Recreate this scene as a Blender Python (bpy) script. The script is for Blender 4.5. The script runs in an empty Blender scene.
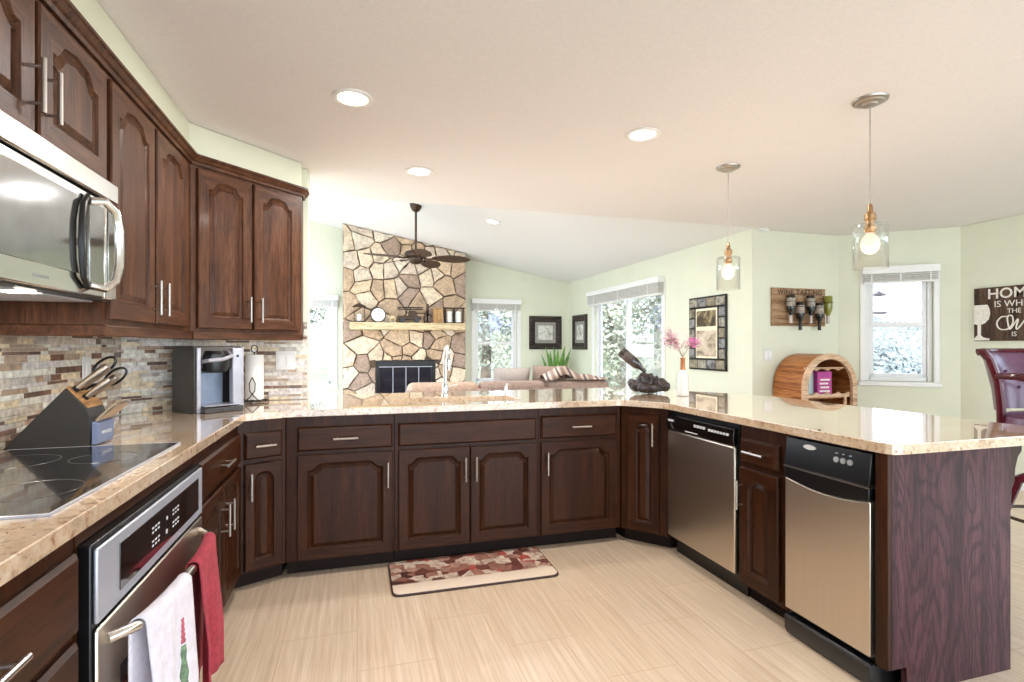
import bpy, bmesh, math, random
from mathutils import Vector, Matrix
random.seed(7)
S = bpy.context.scene
C = S.collection
PI = math.pi
R = math.radians

# ------------------------------------------------------------------ camera, sky, sun, exposure
CAM_H, TH, FPX = 1.2612, 0.284, 530.0
cd = bpy.data.cameras.new('camera')
cam = bpy.data.objects.new('camera', cd)
C.objects.link(cam)
cam.location = (0, 0, CAM_H)
cam.rotation_euler = (PI / 2, 0, -TH)
cd.sensor_width = 36.0
cd.lens = FPX / 1024 * 36.0
cd.shift_y = 4.37 / 1024
cd.clip_start = 0.05
cd.clip_end = 500
S.camera = cam

w = bpy.data.worlds.new('sky')
S.world = w
w.use_nodes = True
nt = w.node_tree
bg = nt.nodes['Background']
tc = nt.nodes.new('ShaderNodeTexCoord')
sx = nt.nodes.new('ShaderNodeSeparateXYZ')
rp = nt.nodes.new('ShaderNodeValToRGB')
nt.links.new(tc.outputs['Generated'], sx.inputs[0])
nt.links.new(sx.outputs['Z'], rp.inputs[0])
rp.color_ramp.elements[0].position = 0.0
rp.color_ramp.elements[0].color = (0.82, 0.91, 1.0, 1)
rp.color_ramp.elements[1].position = 0.6
rp.color_ramp.elements[1].color = (0.50, 0.73, 1.0, 1)
nt.links.new(rp.outputs[0], bg.inputs[0])
bg.inputs[1].default_value = 5.8

sd = bpy.data.lights.new('sun', 'SUN')
sd.energy = 9.0
sd.angle = R(2)
sd.color = (1.0, 0.99, 0.98)
sun = bpy.data.objects.new('sun', sd)
C.objects.link(sun)
sun.rotation_euler = (R(37), 0, R(-35))

S.view_settings.view_transform = 'Standard'
S.view_settings.look = 'None'
S.view_settings.exposure = 0.1
S.view_settings.gamma = 1.0
S.view_settings.use_curve_mapping = False
S.cycles.use_denoising = True
S.cycles.max_bounces = 10
S.cycles.diffuse_bounces = 6
S.cycles.transparent_max_bounces = 12
S.cycles.sample_clamp_indirect = 6.0

# ------------------------------------------------------------------ materials
def lin(c):
    return tuple(((v / 255) / 12.92 if v / 255 <= 0.04045 else ((v / 255 + 0.055) / 1.055) ** 2.4) for v in c) + (1.0,)

def base_mat(name):
    m = bpy.data.materials.new(name)
    m.use_nodes = True
    return m, m.node_tree, m.node_tree.nodes['Principled BSDF']

def setp(b, rough=0.5, metal=0.0, coat=0.0, spec=0.5, **k):
    b.inputs['Roughness'].default_value = rough
    b.inputs['Metallic'].default_value = metal
    b.inputs['Coat Weight'].default_value = coat
    b.inputs['Coat Roughness'].default_value = 0.12
    b.inputs['Specular IOR Level'].default_value = spec

def coords(nt, scale=(1, 1, 1), kind='Object', rot=(0, 0, 0)):
    t = nt.nodes.new('ShaderNodeTexCoord')
    mp = nt.nodes.new('ShaderNodeMapping')
    mp.inputs['Scale'].default_value = scale
    mp.inputs['Rotation'].default_value = rot
    nt.links.new(t.outputs[kind], mp.inputs[0])
    return mp.outputs[0]

def noise(nt, vec, scale, detail=4, rough=0.55, dist=0.0):
    n = nt.nodes.new('ShaderNodeTexNoise')
    n.inputs['Scale'].default_value = scale
    n.inputs['Detail'].default_value = detail
    n.inputs['Roughness'].default_value = rough
    n.inputs['Distortion'].default_value = dist
    nt.links.new(vec, n.inputs['Vector'])
    return n.outputs['Fac']

def ramp(nt, fac, stops):
    r = nt.nodes.new('ShaderNodeValToRGB')
    el = r.color_ramp.elements
    while len(el) < len(stops):
        el.new(0.5)
    for e, (p, c) in zip(el, stops):
        e.position = p
        e.color = lin(c) if len(c) == 3 else c
    nt.links.new(fac, r.inputs[0])
    return r.outputs[0]

def mixc(nt, a, b, fac, mode='MIX'):
    m = nt.nodes.new('ShaderNodeMix')
    m.data_type = 'RGBA'
    m.blend_type = mode
    for sock, v in ((m.inputs[6], a), (m.inputs[7], b), (m.inputs[0], fac)):
        if isinstance(v, (int, float)):
            sock.default_value = v
        elif isinstance(v, tuple):
            sock.default_value = lin(v) if len(v) == 3 else v
        else:
            nt.links.new(v, sock)
    return m.outputs[2]

def math_n(nt, op, a, b=None):
    m = nt.nodes.new('ShaderNodeMath')
    m.operation = op
    for i, v in enumerate((a, b)):
        if v is None:
            continue
        if isinstance(v, (int, float)):
            m.inputs[i].default_value = v
        else:
            nt.links.new(v, m.inputs[i])
    return m.outputs[0]

def bump(nt, b, h, strength=0.2, dist=0.01):
    n = nt.nodes.new('ShaderNodeBump')
    n.inputs['Strength'].default_value = strength
    n.inputs['Distance'].default_value = dist
    nt.links.new(h, n.inputs['Height'])
    nt.links.new(n.outputs[0], b.inputs['Normal'])

def plain(name, col, rough=0.5, metal=0.0, coat=0.0, var=0.06, scale=12, spec=0.5, bmp=0.0):
    """one colour with a faint procedural mottling"""
    m, nt, b = base_mat(name)
    setp(b, rough, metal, coat, spec)
    f = noise(nt, coords(nt), scale)
    lo = tuple(max(0, c * (1 - var)) for c in col)
    hi = tuple(min(255, c * (1 + var)) for c in col)
    nt.links.new(ramp(nt, f, [(0.3, lo), (0.7, hi)]), b.inputs['Base Color'])
    if bmp:
        bump(nt, b, f, bmp, 0.004)
    return m

def wood(name, dark, mid, lite, axis='z', rough=0.40, coat=0.05, contour=0.0, k=1.0):
    m, nt, b = base_mat(name)
    setp(b, rough, 0, coat, 0.2)
    s = {'z': (1, 1, 0.07), 'x': (0.07, 1, 1), 'y': (1, 0.07, 1)}[axis]
    v = coords(nt, tuple(q * k for q in s))
    a = noise(nt, v, 22, 5, 0.6, 0.6)
    p = noise(nt, v, 130, 3, 0.7)
    col = ramp(nt, a, [(0.3, dark), (0.5, mid), (0.75, lite)])
    pores = ramp(nt, p, [(0.35, (150, 150, 150)), (0.55, (255, 255, 255))])
    col = mixc(nt, col, pores, 0.75, 'MULTIPLY')
    if contour:
        s2 = {'z': (1, 1, 0.24), 'x': (0.24, 1, 1), 'y': (1, 0.24, 1)}[axis]
        v2 = coords(nt, s2)
        n2 = noise(nt, v2, 4.5, 2, 0.45, 0.3)
        w2 = math_n(nt, 'SINE', math_n(nt, 'MULTIPLY', n2, 130.0))
        fine = noise(nt, coords(nt, tuple(q * 1.0 for q in s)), 300, 2, 0.6)
        w2 = math_n(nt, 'ADD', w2, math_n(nt, 'MULTIPLY', math_n(nt, 'SUBTRACT', fine, 0.5), 5.0))
        msk = ramp(nt, w2, [(0.35, (0, 0, 0)), (0.9, (255, 255, 255))])
        col = mixc(nt, col, dark, math_n(nt, 'MULTIPLY', msk, contour))
    nt.links.new(col, b.inputs['Base Color'])
    bump(nt, b, p, 0.08, 0.002)
    return m

def steel(name, col=(190, 188, 184), rough=0.28, axis='z'):
    m, nt, b = base_mat(name)
    setp(b, rough, 1.0)
    s = {'z': (300, 300, 2), 'x': (2, 300, 300), 'y': (300, 2, 300)}[axis]
    f = noise(nt, coords(nt, s), 1.0, 3)
    nt.links.new(ramp(nt, f, [(0.3, tuple(c * 0.97 for c in col)), (0.7, col)]), b.inputs['Base Color'])
    r = nt.nodes.new('ShaderNodeMapRange')
    r.inputs['To Min'].default_value = rough * 0.95
    r.inputs['To Max'].default_value = rough * 1.05
    nt.links.new(f, r.inputs[0])
    nt.links.new(r.outputs[0], b.inputs['Roughness'])
    return m

def glow(name, col, strength):
    m, nt, b = base_mat(name)
    b.inputs['Base Color'].default_value = lin(col)
    b.inputs['Emission Color'].default_value = lin(col)
    b.inputs['Emission Strength'].default_value = strength
    return m

def thin_glass(name, tint=(1, 1, 1, 1), refl=0.06):
    m, nt, b = base_mat(name)
    out = nt.nodes['Material Output']
    nt.nodes.remove(b)
    tr = nt.nodes.new('ShaderNodeBsdfTransparent')
    tr.inputs[0].default_value = tint
    gl = nt.nodes.new('ShaderNodeBsdfGlossy')
    gl.inputs['Roughness'].default_value = 0.02
    lw = nt.nodes.new('ShaderNodeLayerWeight')
    lw.inputs[0].default_value = 0.35
    mr = nt.nodes.new('ShaderNodeMapRange')
    mr.inputs['To Min'].default_value = refl
    mr.inputs['To Max'].default_value = 0.7
    nt.links.new(lw.outputs['Facing'], mr.inputs[0])
    pw = math_n(nt, 'POWER', mr.outputs[0], 1.4)
    mx = nt.nodes.new('ShaderNodeMixShader')
    nt.links.new(pw, mx.inputs[0])
    nt.links.new(tr.outputs[0], mx.inputs[1])
    nt.links.new(gl.outputs[0], mx.inputs[2])
    nt.links.new(mx.outputs[0], out.inputs[0])
    return m

M = {}
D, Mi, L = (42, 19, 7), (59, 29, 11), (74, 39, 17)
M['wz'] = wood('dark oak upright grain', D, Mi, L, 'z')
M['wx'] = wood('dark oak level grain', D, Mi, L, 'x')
M['uz'] = wood('lit oak upright grain upper', (58, 33, 20), (88, 54, 35), (112, 74, 50), 'z', contour=0.12)  # same oak as the lower cabinets, lightened for the light falling up here
M['ux'] = wood('lit oak level grain upper', (58, 33, 20), (88, 54, 35), (112, 74, 50), 'x')  # level grain of that oak, the light put into its colour too
M['wend'] = wood('figured oak end grain', (34, 12, 14), (76, 42, 45), (94, 58, 61), 'z', contour=0.72, rough=0.42)
M['kick'] = plain('dark kick board', (30, 18, 13), 0.7, spec=0.2)
M['nickel'] = steel('brushed nickel', (190, 182, 174), 0.33, 'x')
M['steel'] = steel('brushed stainless', (214, 204, 190), 0.34, 'z')
M['steelx'] = steel('brushed stainless level', (196, 198, 208), 0.42, 'x')
M['steelx'].node_tree.nodes['Principled BSDF'].inputs['Metallic'].default_value = 0.55
M['steely'] = steel('polished stainless', (226, 224, 220), 0.16, 'x')
M['chrome'] = steel('chrome', (225, 225, 225), 0.08)
M['black'] = plain('black plastic', (14, 14, 16), 0.3)
M['blackgl'] = plain('black glass', (8, 8, 10), 0.04, coat=1.0)
M['mwglass'] = plain('mirrored oven glass', (165, 165, 163), 0.06, metal=0.9, coat=0.5)
M['ink'] = plain('pale print', (205, 205, 205), 0.6)
M['white'] = plain('white paint', (238, 238, 236), 0.4, var=0.01)
M['vinyl'] = plain('white vinyl', (232, 232, 232), 0.35, var=0.01)
M['blind'] = plain('blind fabric', (205, 203, 198), 0.8, var=0.05, scale=30)
M['plate'] = plain('white switch plate', (225, 225, 222), 0.4, var=0.01)
M['green'] = plain('pale green wall paint', (223, 225, 204), 0.75, var=0.012, scale=3)
M['ceil'] = plain('ceiling paint', (232, 229, 229), 0.9, var=0.012, scale=60, bmp=0.15)
M['vault'] = plain('vault ceiling paint', (234, 234, 234), 0.9, var=0.01, scale=60)
M['glass'] = thin_glass('window glass')
M['shade'] = thin_glass('clear lamp glass', (0.97, 0.98, 0.97, 1), 0.05)
M['bulb'] = glow('warm bulb', (255, 196, 166), 0.8)
M['lens'] = glow('downlight lens', (255, 240, 220), 12.0)
M['bronze'] = plain('aged bronze', (70, 56, 46), 0.4, metal=0.8)
M['brass'] = steel('antique brass', (176, 140, 104), 0.25)
M['blade'] = wood('fan blade', (58, 42, 34), (84, 64, 52), (100, 78, 64), 'x', 0.6, 0)

def granite():
    m, nt, b = base_mat('golden granite')
    setp(b, 0.12, 0, 1.0, 0.5)
    b.inputs['Coat IOR'].default_value = 1.85
    b.inputs['Coat Roughness'].default_value = 0.015
    v = coords(nt)
    big = noise(nt, coords(nt, (1.0, 0.55, 1), rot=(0, 0, 0.5)), 5.0, 6, 0.62, 1.2)
    mid = noise(nt, v, 38, 5, 0.65, 0.4)
    fin = noise(nt, v, 150, 3, 0.7)
    col = ramp(nt, big, [(0.28, (128, 92, 70)), (0.42, (184, 150, 120)), (0.55, (206, 180, 154)), (0.72, (198, 184, 172))])
    sp = ramp(nt, mid, [(0.30, (120, 76, 48)), (0.44, (232, 206, 172)), (0.66, (250, 236, 212))])
    col = mixc(nt, col, sp, 0.40)
    dk = ramp(nt, fin, [(0.32, (255, 255, 255)), (0.40, (0, 0, 0))])
    col = mixc(nt, col, (92, 62, 48), math_n(nt, 'MULTIPLY', dk, 0.55))
    rs = noise(nt, v, 55, 2, 0.5)
    rk = ramp(nt, rs, [(0.60, (0, 0, 0)), (0.70, (255, 255, 255))])
    col = mixc(nt, col, (150, 92, 66), math_n(nt, 'MULTIPLY', rk, 0.6))
    nt.links.new(col, b.inputs['Base Color'])
    return m
M['granite'] = granite()

def floor_mat():
    m, nt, b = base_mat('striated porcelain tile')
    setp(b, 0.30, 0, 0.1)
    v = coords(nt, (1, 1, 1), rot=(0, 0, PI / 2))
    br = nt.nodes.new('ShaderNodeTexBrick')
    br.inputs['Scale'].default_value = 1.0
    br.inputs['Brick Width'].default_value = 0.61
    br.inputs['Row Height'].default_value = 0.305
    br.inputs['Mortar Size'].default_value = 0.0022
    br.offset = 0.5
    br.inputs['Color1'].default_value = (0, 0, 0, 1)
    br.inputs['Color2'].default_value = (1, 1, 1, 1)
    br.inputs['Mortar'].default_value = (0.5, 0.5, 0.5, 1)
    nt.links.new(v, br.inputs['Vector'])
    s1 = noise(nt, coords(nt, (34, 1.0, 1)), 1.6, 4, 0.6, 0.2)
    s2 = noise(nt, coords(nt, (120, 2.5, 1)), 1.5, 3, 0.6)
    col = ramp(nt, s1, [(0.28, (204, 178, 150)), (0.5, (219, 196, 170)), (0.72, (228, 209, 187))])
    col = mixc(nt, col, ramp(nt, s2, [(0.3, (218, 214, 210)), (0.6, (255, 255, 255))]), 0.5, 'MULTIPLY')
    col = mixc(nt, col, mixc(nt, (246, 244, 240), (255, 255, 255), br.outputs['Color']), 0.7, 'MULTIPLY')
    col = mixc(nt, col, (196, 168, 138), br.outputs['Fac'])
    nt.links.new(col, b.inputs['Base Color'])
    return m
M['floor'] = floor_mat()

# ------------------------------------------------------------------ mesh builder
class MB:
    def __init__(s):
        s.v, s.f, s.mi = [], [], []
        s.T = Matrix.Identity(4)

    def add(s, verts, faces, mi=0):
        o = len(s.v)
        s.v += [tuple(s.T @ Vector(p)) for p in verts]
        for k, f in enumerate(faces):
            s.f.append([o + i for i in f])
            s.mi.append(mi[k] if isinstance(mi, list) else mi)
        return s

    def box(s, x0, x1, y0, y1, z0, z1, mi=0):
        return s.add([(x0, y0, z0), (x1, y0, z0), (x1, y1, z0), (x0, y1, z0), (x0, y0, z1), (x1, y0, z1), (x1, y1, z1), (x0, y1, z1)],
                     [(0, 3, 2, 1), (4, 5, 6, 7), (0, 1, 5, 4), (1, 2, 6, 5), (2, 3, 7, 6), (3, 0, 4, 7)], mi)

    def prism(s, poly, a, b, axis='z', mi=0):
        f = {'z': lambda p, h: (p[0], p[1], h), 'y': lambda p, h: (p[0], h, p[1]), 'x': lambda p, h: (h, p[0], p[1])}[axis]
        n = len(poly)
        vs = [f(p, a) for p in poly] + [f(p, b) for p in poly]
        fs = [tuple(range(n))[::-1], tuple(range(n, 2 * n))] + [(i, (i + 1) % n, n + (i + 1) % n, n + i) for i in range(n)]
        return s.add(vs, fs, mi)

    def loft(s, loops, cap0=True, cap1=True, mi=0, closed=True):
        n = len(loops[0])
        vs = [p for l in loops for p in l]
        fs = []
        for k in range(len(loops) - 1):
            for i in range(n if closed else n - 1):
                j = (i + 1) % n
                fs.append((k * n + i, k * n + j, (k + 1) * n + j, (k + 1) * n + i))
        if cap0:
            fs.append(tuple(range(n))[::-1])
        if cap1:
            fs.append(tuple(range((len(loops) - 1) * n, len(loops) * n)))
        return s.add(vs, fs, mi)

    def tube(s, path, r, n=10, mi=0, cap=True, closed=False):
        P = [Vector(p) for p in path]
        m = len(P)
        rs = r if isinstance(r, (list, tuple)) else [r] * m
        up = None
        loops = []
        for i in range(m):
            if closed:
                t = P[(i + 1) % m] - P[i - 1]
            else:
                t = P[min(i + 1, m - 1)] - P[max(i - 1, 0)]
            t.normalize()
            if up is None:
                up = Vector((0, 0, 1)) if abs(t.z) < 0.9 else Vector((1, 0, 0))
            a = t.cross(up)
            if a.length < 1e-6:
                a = t.orthogonal()
            a.normalize()
            up = a.cross(t).normalized()
            loops.append([tuple(P[i] + rs[i] * (math.cos(q) * a + math.sin(q) * up)) for q in (2 * PI * k / n for k in range(n))])
        if closed:
            loops.append(loops[0])
        return s.loft(loops, cap and not closed, cap and not closed, mi)

    def lathe(s, prof, n=24, c=(0, 0, 0), mi=0, cap=True):
        loops = [[(c[0] + r * math.cos(2 * PI * k / n), c[1] + r * math.sin(2 * PI * k / n), c[2] + z) for k in range(n)] for r, z in prof]
        return s.loft(loops, cap, cap, mi)

    def ball(s, c, r, n=12, m=8, mi=0):
        rx, ry, rz = r if isinstance(r, (tuple, list)) else (r, r, r)
        loops = []
        for i in range(m + 1):
            a = -PI / 2 + PI * (i + 0.02) / (m + 0.04)
            loops.append([(c[0] + rx * math.cos(a) * math.cos(2 * PI * k / n), c[1] + ry * math.cos(a) * math.sin(2 * PI * k / n), c[2] + rz * math.sin(a)) for k in range(n)])
        return s.loft(loops, True, True, mi)

    def build(s, name, mats, parent=None, loc=None, rot=0, bevel=0, seg=2, smooth=35, solid=0, sub=0):
        me = bpy.data.meshes.new(name)
        me.from_pydata(s.v, [], s.f)
        for m in (mats if isinstance(mats, (list, tuple)) else [mats]):
            me.materials.append(M[m] if isinstance(m, str) else m)
        for p, i in zip(me.polygons, s.mi):
            p.material_index = i
        if not solid:
            bm = bmesh.new()
            bm.from_mesh(me)
            bmesh.ops.recalc_face_normals(bm, faces=bm.faces)
            bm.to_mesh(me)
            bm.free()
        if smooth:
            for p in me.polygons:
                p.use_smooth = True
            me.set_sharp_from_angle(angle=R(smooth))
        o = bpy.data.objects.new(name, me)
        C.objects.link(o)
        if parent is not None:
            o.parent = parent
        if loc is not None:
            o.location = loc
        if rot:
            o.rotation_euler = (0, 0, rot)
        if solid:
            md = o.modifiers.new('thick', 'SOLIDIFY')
            md.thickness = solid
            md.offset = 0
        if sub:
            md = o.modifiers.new('sub', 'SUBSURF')
            md.levels = sub
            md.render_levels = sub
        if bevel:
            md = o.modifiers.new('bev', 'BEVEL')
            md.width = bevel
            md.segments = seg
            md.limit_method = 'ANGLE'
            md.angle_limit = R(40)
        return o

def tag(o, label=None, cat=None, group=None, kind=None):
    for k, v in (('label', label), ('category', cat), ('group', group), ('kind', kind)):
        if v:
            o[k] = v
    return o

def thing(name, label, cat, loc=(0, 0, 0), rot=0, group=None, kind=None):
    o = bpy.data.objects.new(name, None)
    C.objects.link(o)
    o.location = loc
    o.rotation_euler = (0, 0, rot)
    return tag(o, label, cat, group, kind)

def copy_tree(o, parent=None):
    c = o.copy()
    C.objects.link(c)
    if parent is not None:
        c.parent = parent
    for ch in list(o.children):
        copy_tree(ch, c)
    return c

def text(body, size, mat, name='lettering', parent=None, loc=(0, 0, 0), rot=(PI / 2, 0, 0), depth=0.001, shear=0.0, align='CENTER', space=1.0, fat=0.0):
    cu = bpy.data.curves.new(name, 'FONT')
    cu.body = body
    cu.size = size
    cu.extrude = depth
    cu.shear = shear
    cu.offset = fat
    cu.align_x = align
    cu.align_y = 'CENTER'
    cu.space_character = space
    cu.resolution_u = 3
    t = bpy.data.objects.new('tmp', cu)
    C.objects.link(t)
    dg = bpy.context.evaluated_depsgraph_get()
    me = bpy.data.meshes.new_from_object(t.evaluated_get(dg))
    bpy.data.objects.remove(t)
    me.materials.clear()
    me.materials.append(M[mat] if isinstance(mat, str) else mat)
    me.name = name
    o = bpy.data.objects.new(name, me)
    C.objects.link(o)
    if parent is not None:
        o.parent = parent
    o.location = loc
    o.rotation_euler = rot
    return o

def struct(mb, name, mat, **k):
    o = mb.build(name, mat, **k)
    o['kind'] = 'structure'
    return o

# ------------------------------------------------------------------ the shell
CZ = 2.403
XR_WALL, YN, YF = 3.72, 4.33, 9.05
VZ = lambda x: 2.405 + 0.19 * (3.72 - x)

struct(MB().box(-2.2, 5.7, -3.2, 9.2, -0.08, 0.0), 'floor', 'floor', smooth=0)
struct(MB().prism([(-1.3, -3.2), (5.7, -3.2), (5.7, 4.45), (3.715, 4.45), (3.715, 4.28), (-1.3, 4.28)], CZ, CZ + 0.12), 'ceiling', 'ceil', smooth=0)
struct(MB().prism([(-2.2, VZ(-2.2)), (3.86, VZ(3.86)), (3.86, VZ(3.86) + 0.14), (-2.2, VZ(-2.2) + 0.14)], 4.27, 9.2, 'y'), 'ceiling_vault', 'vault', smooth=0)
# gable above the kitchen ceiling edge, closes the roof space
struct(MB().prism([(-2.2, CZ + 0.122), (3.05, CZ + 0.122), (-2.2, VZ(-2.2) - 0.002)], 4.16, 4.262, 'y'), 'wall_gable', 'vault', smooth=0)

def wall(name, p0, p1, zt0, zt1, th, opens=(), mat='green', z0=0.0):
    """upright wall from p0 to p1, its thickness to the left of p0->p1, with a straight top from zt0 to zt1; openings (u0,u1,z0,z1)"""
    d = Vector((p1[0] - p0[0], p1[1] - p0[1]))
    ln = d.length
    d.normalize()
    nrm = Vector((-d.y, d.x))
    mb = MB()
    def strip(u0, u1, a, b0, b1):
        q = []
        for u, zb, zt in ((u0, a, b0), (u1, a, b1)):
            for k in (0, th):
                x, y = p0[0] + d.x * u + nrm.x * k, p0[1] + d.y * u + nrm.y * k
                q += [(x, y, zb), (x, y, zt)]
        mb.add(q, [(0, 1, 5, 4), (2, 6, 7, 3), (1, 3, 7, 5), (0, 4, 6, 2), (0, 2, 3, 1), (4, 5, 7, 6)])
    top = lambda u: zt0 + (zt1 - zt0) * u / ln
    u = 0.0
    for (a, b, c, e) in sorted(opens):
        strip(u, a, z0, top(u), top(a))
        if c > z0:
            strip(a, b, z0, c, c)
        strip(a, b, e, top(a), top(b))
        u = b
    strip(u, ln, z0, top(u), top(ln))
    return struct(mb, name, mat, smooth=0)

e2 = 0.002
wall('wall_left', (-1.15, -3.2), (-1.15, 3.105), CZ - e2, CZ - e2, 0.12)
wall('wall_corner', (-1.15, 3.11), (-0.612, 3.648), CZ - e2, CZ - e2, 0.12)
wall('wall_stub', (-0.61, 3.65), (-0.305, 3.65), CZ - e2, CZ - e2, 0.12)
# living room
wall('wall_side', (-2.06, 3.77), (-2.06, YF), VZ(-2.06), VZ(-2.06), 0.12, [(0.4, 4.9, 0.0, 2.9)])
wall('wall_back', (-2.05, YF), (XR_WALL + 0.0, YF), VZ(-2.05) - e2, VZ(XR_WALL) - e2, 0.14,
     [(-1.02 + 2.05, -0.37 + 2.05, 0.60, 2.0), (1.96 + 2.05, 2.74 + 2.05, 0.60, 2.0)])
wall('wall_right', (XR_WALL, YF), (XR_WALL, YN + 0.001), CZ, CZ, 0.14, [(YF - 7.95, YF - 5.92, 0.0, 2.06)])
wall('wall_nook', (XR_WALL + 0.004, YN), (4.79, YN), CZ - e2, CZ - e2, 0.14)
DV = Vector((0.76, -0.66)).normalized()
P0, P1 = Vector((4.79, 4.33)), Vector((5.55, 3.67))
wall('wall_bay', P0, P1, CZ - e2, CZ - e2, 0.14, [(0.235, 0.80, 0.90, 2.0)])
wall('wall_sign', (5.55, 3.80), (5.55, -3.2), CZ - e2, CZ - e2, 0.12, [(1.9, 6.6, 0.0, 2.2)])
# soffit over the upper cabinets
struct(MB().prism([(-1.148, -3.1), (-0.825, -3.1), (-0.825, 3.062), (-0.337, 3.550), (-0.337, 3.647), (-0.608, 3.647), (-1.148, 3.107)], 2.245, CZ - 0.003),
       'wall_soffit', 'green', smooth=0)
for nm, x0, x1, y0, y1 in (('baseboard_nook', XR_WALL + 0.15, 4.79, YN - 0.016, YN - 0.001), ('baseboard_sign', 5.534, 5.549, 1.92, 3.6)):
    struct(MB().box(x0, x1, y0, y1, 0.001, 0.10), nm, 'white', bevel=0.004)

# ------------------------------------------------------------------ windows
def window(name, loc, rot, wd, z0, z1, mid=None, slider=False):
    """local x along the wall, local -y towards the room; frame set in the wall thickness"""
    r = thing(name, None, None, (loc[0], loc[1], 0), rot, kind='structure')
    b = 0.045
    f = MB()
    for a in ((0, b, z0, z1), (wd - b, wd, z0, z1), (b, wd - b, z0, z0 + b), (b, wd - b, z1 - b, z1)):
        f.box(a[0] + 0.002, a[1] - 0.002, 0.04, 0.11, a[2] + 0.002, a[3] - 0.002)
    f.build('frame', 'vinyl', r, bevel=0.004)
    s = MB()
    if mid:
        s.box(b, wd - b, 0.05, 0.095, mid - 0.025, mid + 0.025)
        for (a, c) in ((z0 + b, mid - 0.025), (mid + 0.025, z1 - b)):
            s.box(b, b + 0.035, 0.055, 0.09, a, c)
            s.box(wd - b - 0.035, wd - b, 0.055, 0.09, a, c)
        s.box(b, wd - b, 0.055, 0.09, z0 + b, z0 + b + 0.035)
        s.box(b, wd - b, 0.055, 0.09, z1 - b - 0.035, z1 - b)
    if slider:
        h = wd / 2
        for (a, c, y) in ((b, h + 0.03, 0.075), (h - 0.03, wd - b, 0.045)):
            for q in ((a, a + 0.06, z0 + b, z1 - b), (c - 0.06, c, z0 + b, z1 - b), (a + 0.06, c - 0.06, z0 + b, z0 + b + 0.08), (a + 0.06, c - 0.06, z1 - b - 0.06, z1 - b)):
                s.box(q[0], q[1], y, y + 0.028, q[2], q[3])
    s.build('sash', 'vinyl', r, bevel=0.003)
    MB().box(b + 0.005, wd - b - 0.005, 0.07, 0.074, z0 + b, z1 - b).build('pane', 'glass', r, smooth=0)
    return r

def casing(r, wd, z0, z1, cw=0.06, sill=True):
    f = MB()
    f.box(-cw, 0.0, -0.014, -0.001, z0, z1 + cw)
    f.box(wd, wd + cw, -0.014, -0.001, z0, z1 + cw)
    f.box(0.0, wd, -0.014, -0.001, z1, z1 + cw)
    f.build('casing', 'white', r, bevel=0.003)
    if sill:
        MB().box(-cw - 0.015, wd + cw + 0.015, -0.03, -0.001, z0 - 0.045, z0 - 0.002).build('sill', 'white', r, bevel=0.006)

w1 = window('window_1', (-1.02, YF), 0, 0.65, 0.60, 2.0, 1.30); casing(w1, 0.65, 0.60, 2.0)
w2 = window('window_2', (1.96, YF), 0, 0.78, 0.60, 2.0, 1.30); casing(w2, 0.78, 0.60, 2.0)
ba = math.atan2(DV.y, DV.x)
q = P0 + DV * 0.235
w3 = window('window_3', q, ba, 0.565, 0.90, 2.0, 1.47); casing(w3, 0.565, 0.90, 2.0, 0.045)
w4 = window('door_1', (XR_WALL, 7.95), -PI / 2, 2.03, 0.0, 2.06, None, True); casing(w4, 2.03, 0.0, 2.06, 0.06, False)
hm = MB().tube([(1.94, 0.035, 0.97), (1.94, 0.0, 0.98), (1.94, -0.015, 1.02), (1.94, -0.015, 1.10), (1.94, 0.0, 1.14), (1.94, 0.035, 1.15)], 0.010, 8)
hm.build('handle', 'white', w4)

def blind(loc, rot, wd, z0, z1, zv, label, out=0.075):
    t = thing('window_blind', label, 'blind', (loc[0], loc[1], 0), rot, 'raised white window blinds')
    MB().box(0, wd, -out, -0.016, zv, z1).build('valance', 'white', t, bevel=0.004)
    n = max(3, int((zv - z0) / 0.022))
    st = (zv - z0 - 0.02) / n
    s = MB()
    for k in range(n):
        z = z0 + 0.02 + k * st
        s.box(0.015, wd - 0.015, -out + 0.012, -0.022, z, z + st * 0.72)
    s.build('slat_stack', 'blind', t)
    MB().box(0.012, wd - 0.012, -out + 0.010, -0.020, z0, z0 + 0.018).build('bottom_rail', 'white', t, bevel=0.003)
    for f in (0.12, 0.5, 0.88):
        MB().box(wd * f - 0.006, wd * f + 0.006, -out + 0.008, -out + 0.0095, z0, zv).build('tape', 'white', t, smooth=0)
    return t
blind((-1.09, YF), 0, 0.80, 1.86, 2.07, 1.985, 'raised white blind over narrow window beside the stone chimney and tile wall')
blind((1.90, YF), 0, 0.90, 1.86, 2.07, 1.985, 'raised white blind over window between stone chimney and framed pictures')
blind((q.x + DV.x * -0.03, q.y + DV.y * -0.03), ba, 0.63, 1.88, 2.05, 1.975, 'raised white blind over small window beside the wooden wine sign')
blind((XR_WALL, 8.02), -PI / 2, 2.16, 1.90, 2.13, 2.055, 'wide raised blind over the sliding glass door', 0.11)

# ------------------------------------------------------------------ cabinet kit
def offset_loop(loop, d):
    n = len(loop)
    out = []
    for i in range(n):
        p0, p, p1 = Vector(loop[i - 1]), Vector(loop[i]), Vector(loop[(i + 1) % n])
        a, b = (p - p0), (p1 - p)
        if a.length < 1e-7: a = b
        if b.length < 1e-7: b = a
        a.normalize(); b.normalize()
        na, nb = Vector((-a.y, a.x)), Vector((-b.y, b.x))
        m = na + nb
        if m.length < 1e-4:
            m = na
        m.normalize()
        k = 1.0 / max(0.5, m.dot(na))
        out.append(tuple(p + m * d * k))
    return out

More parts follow.
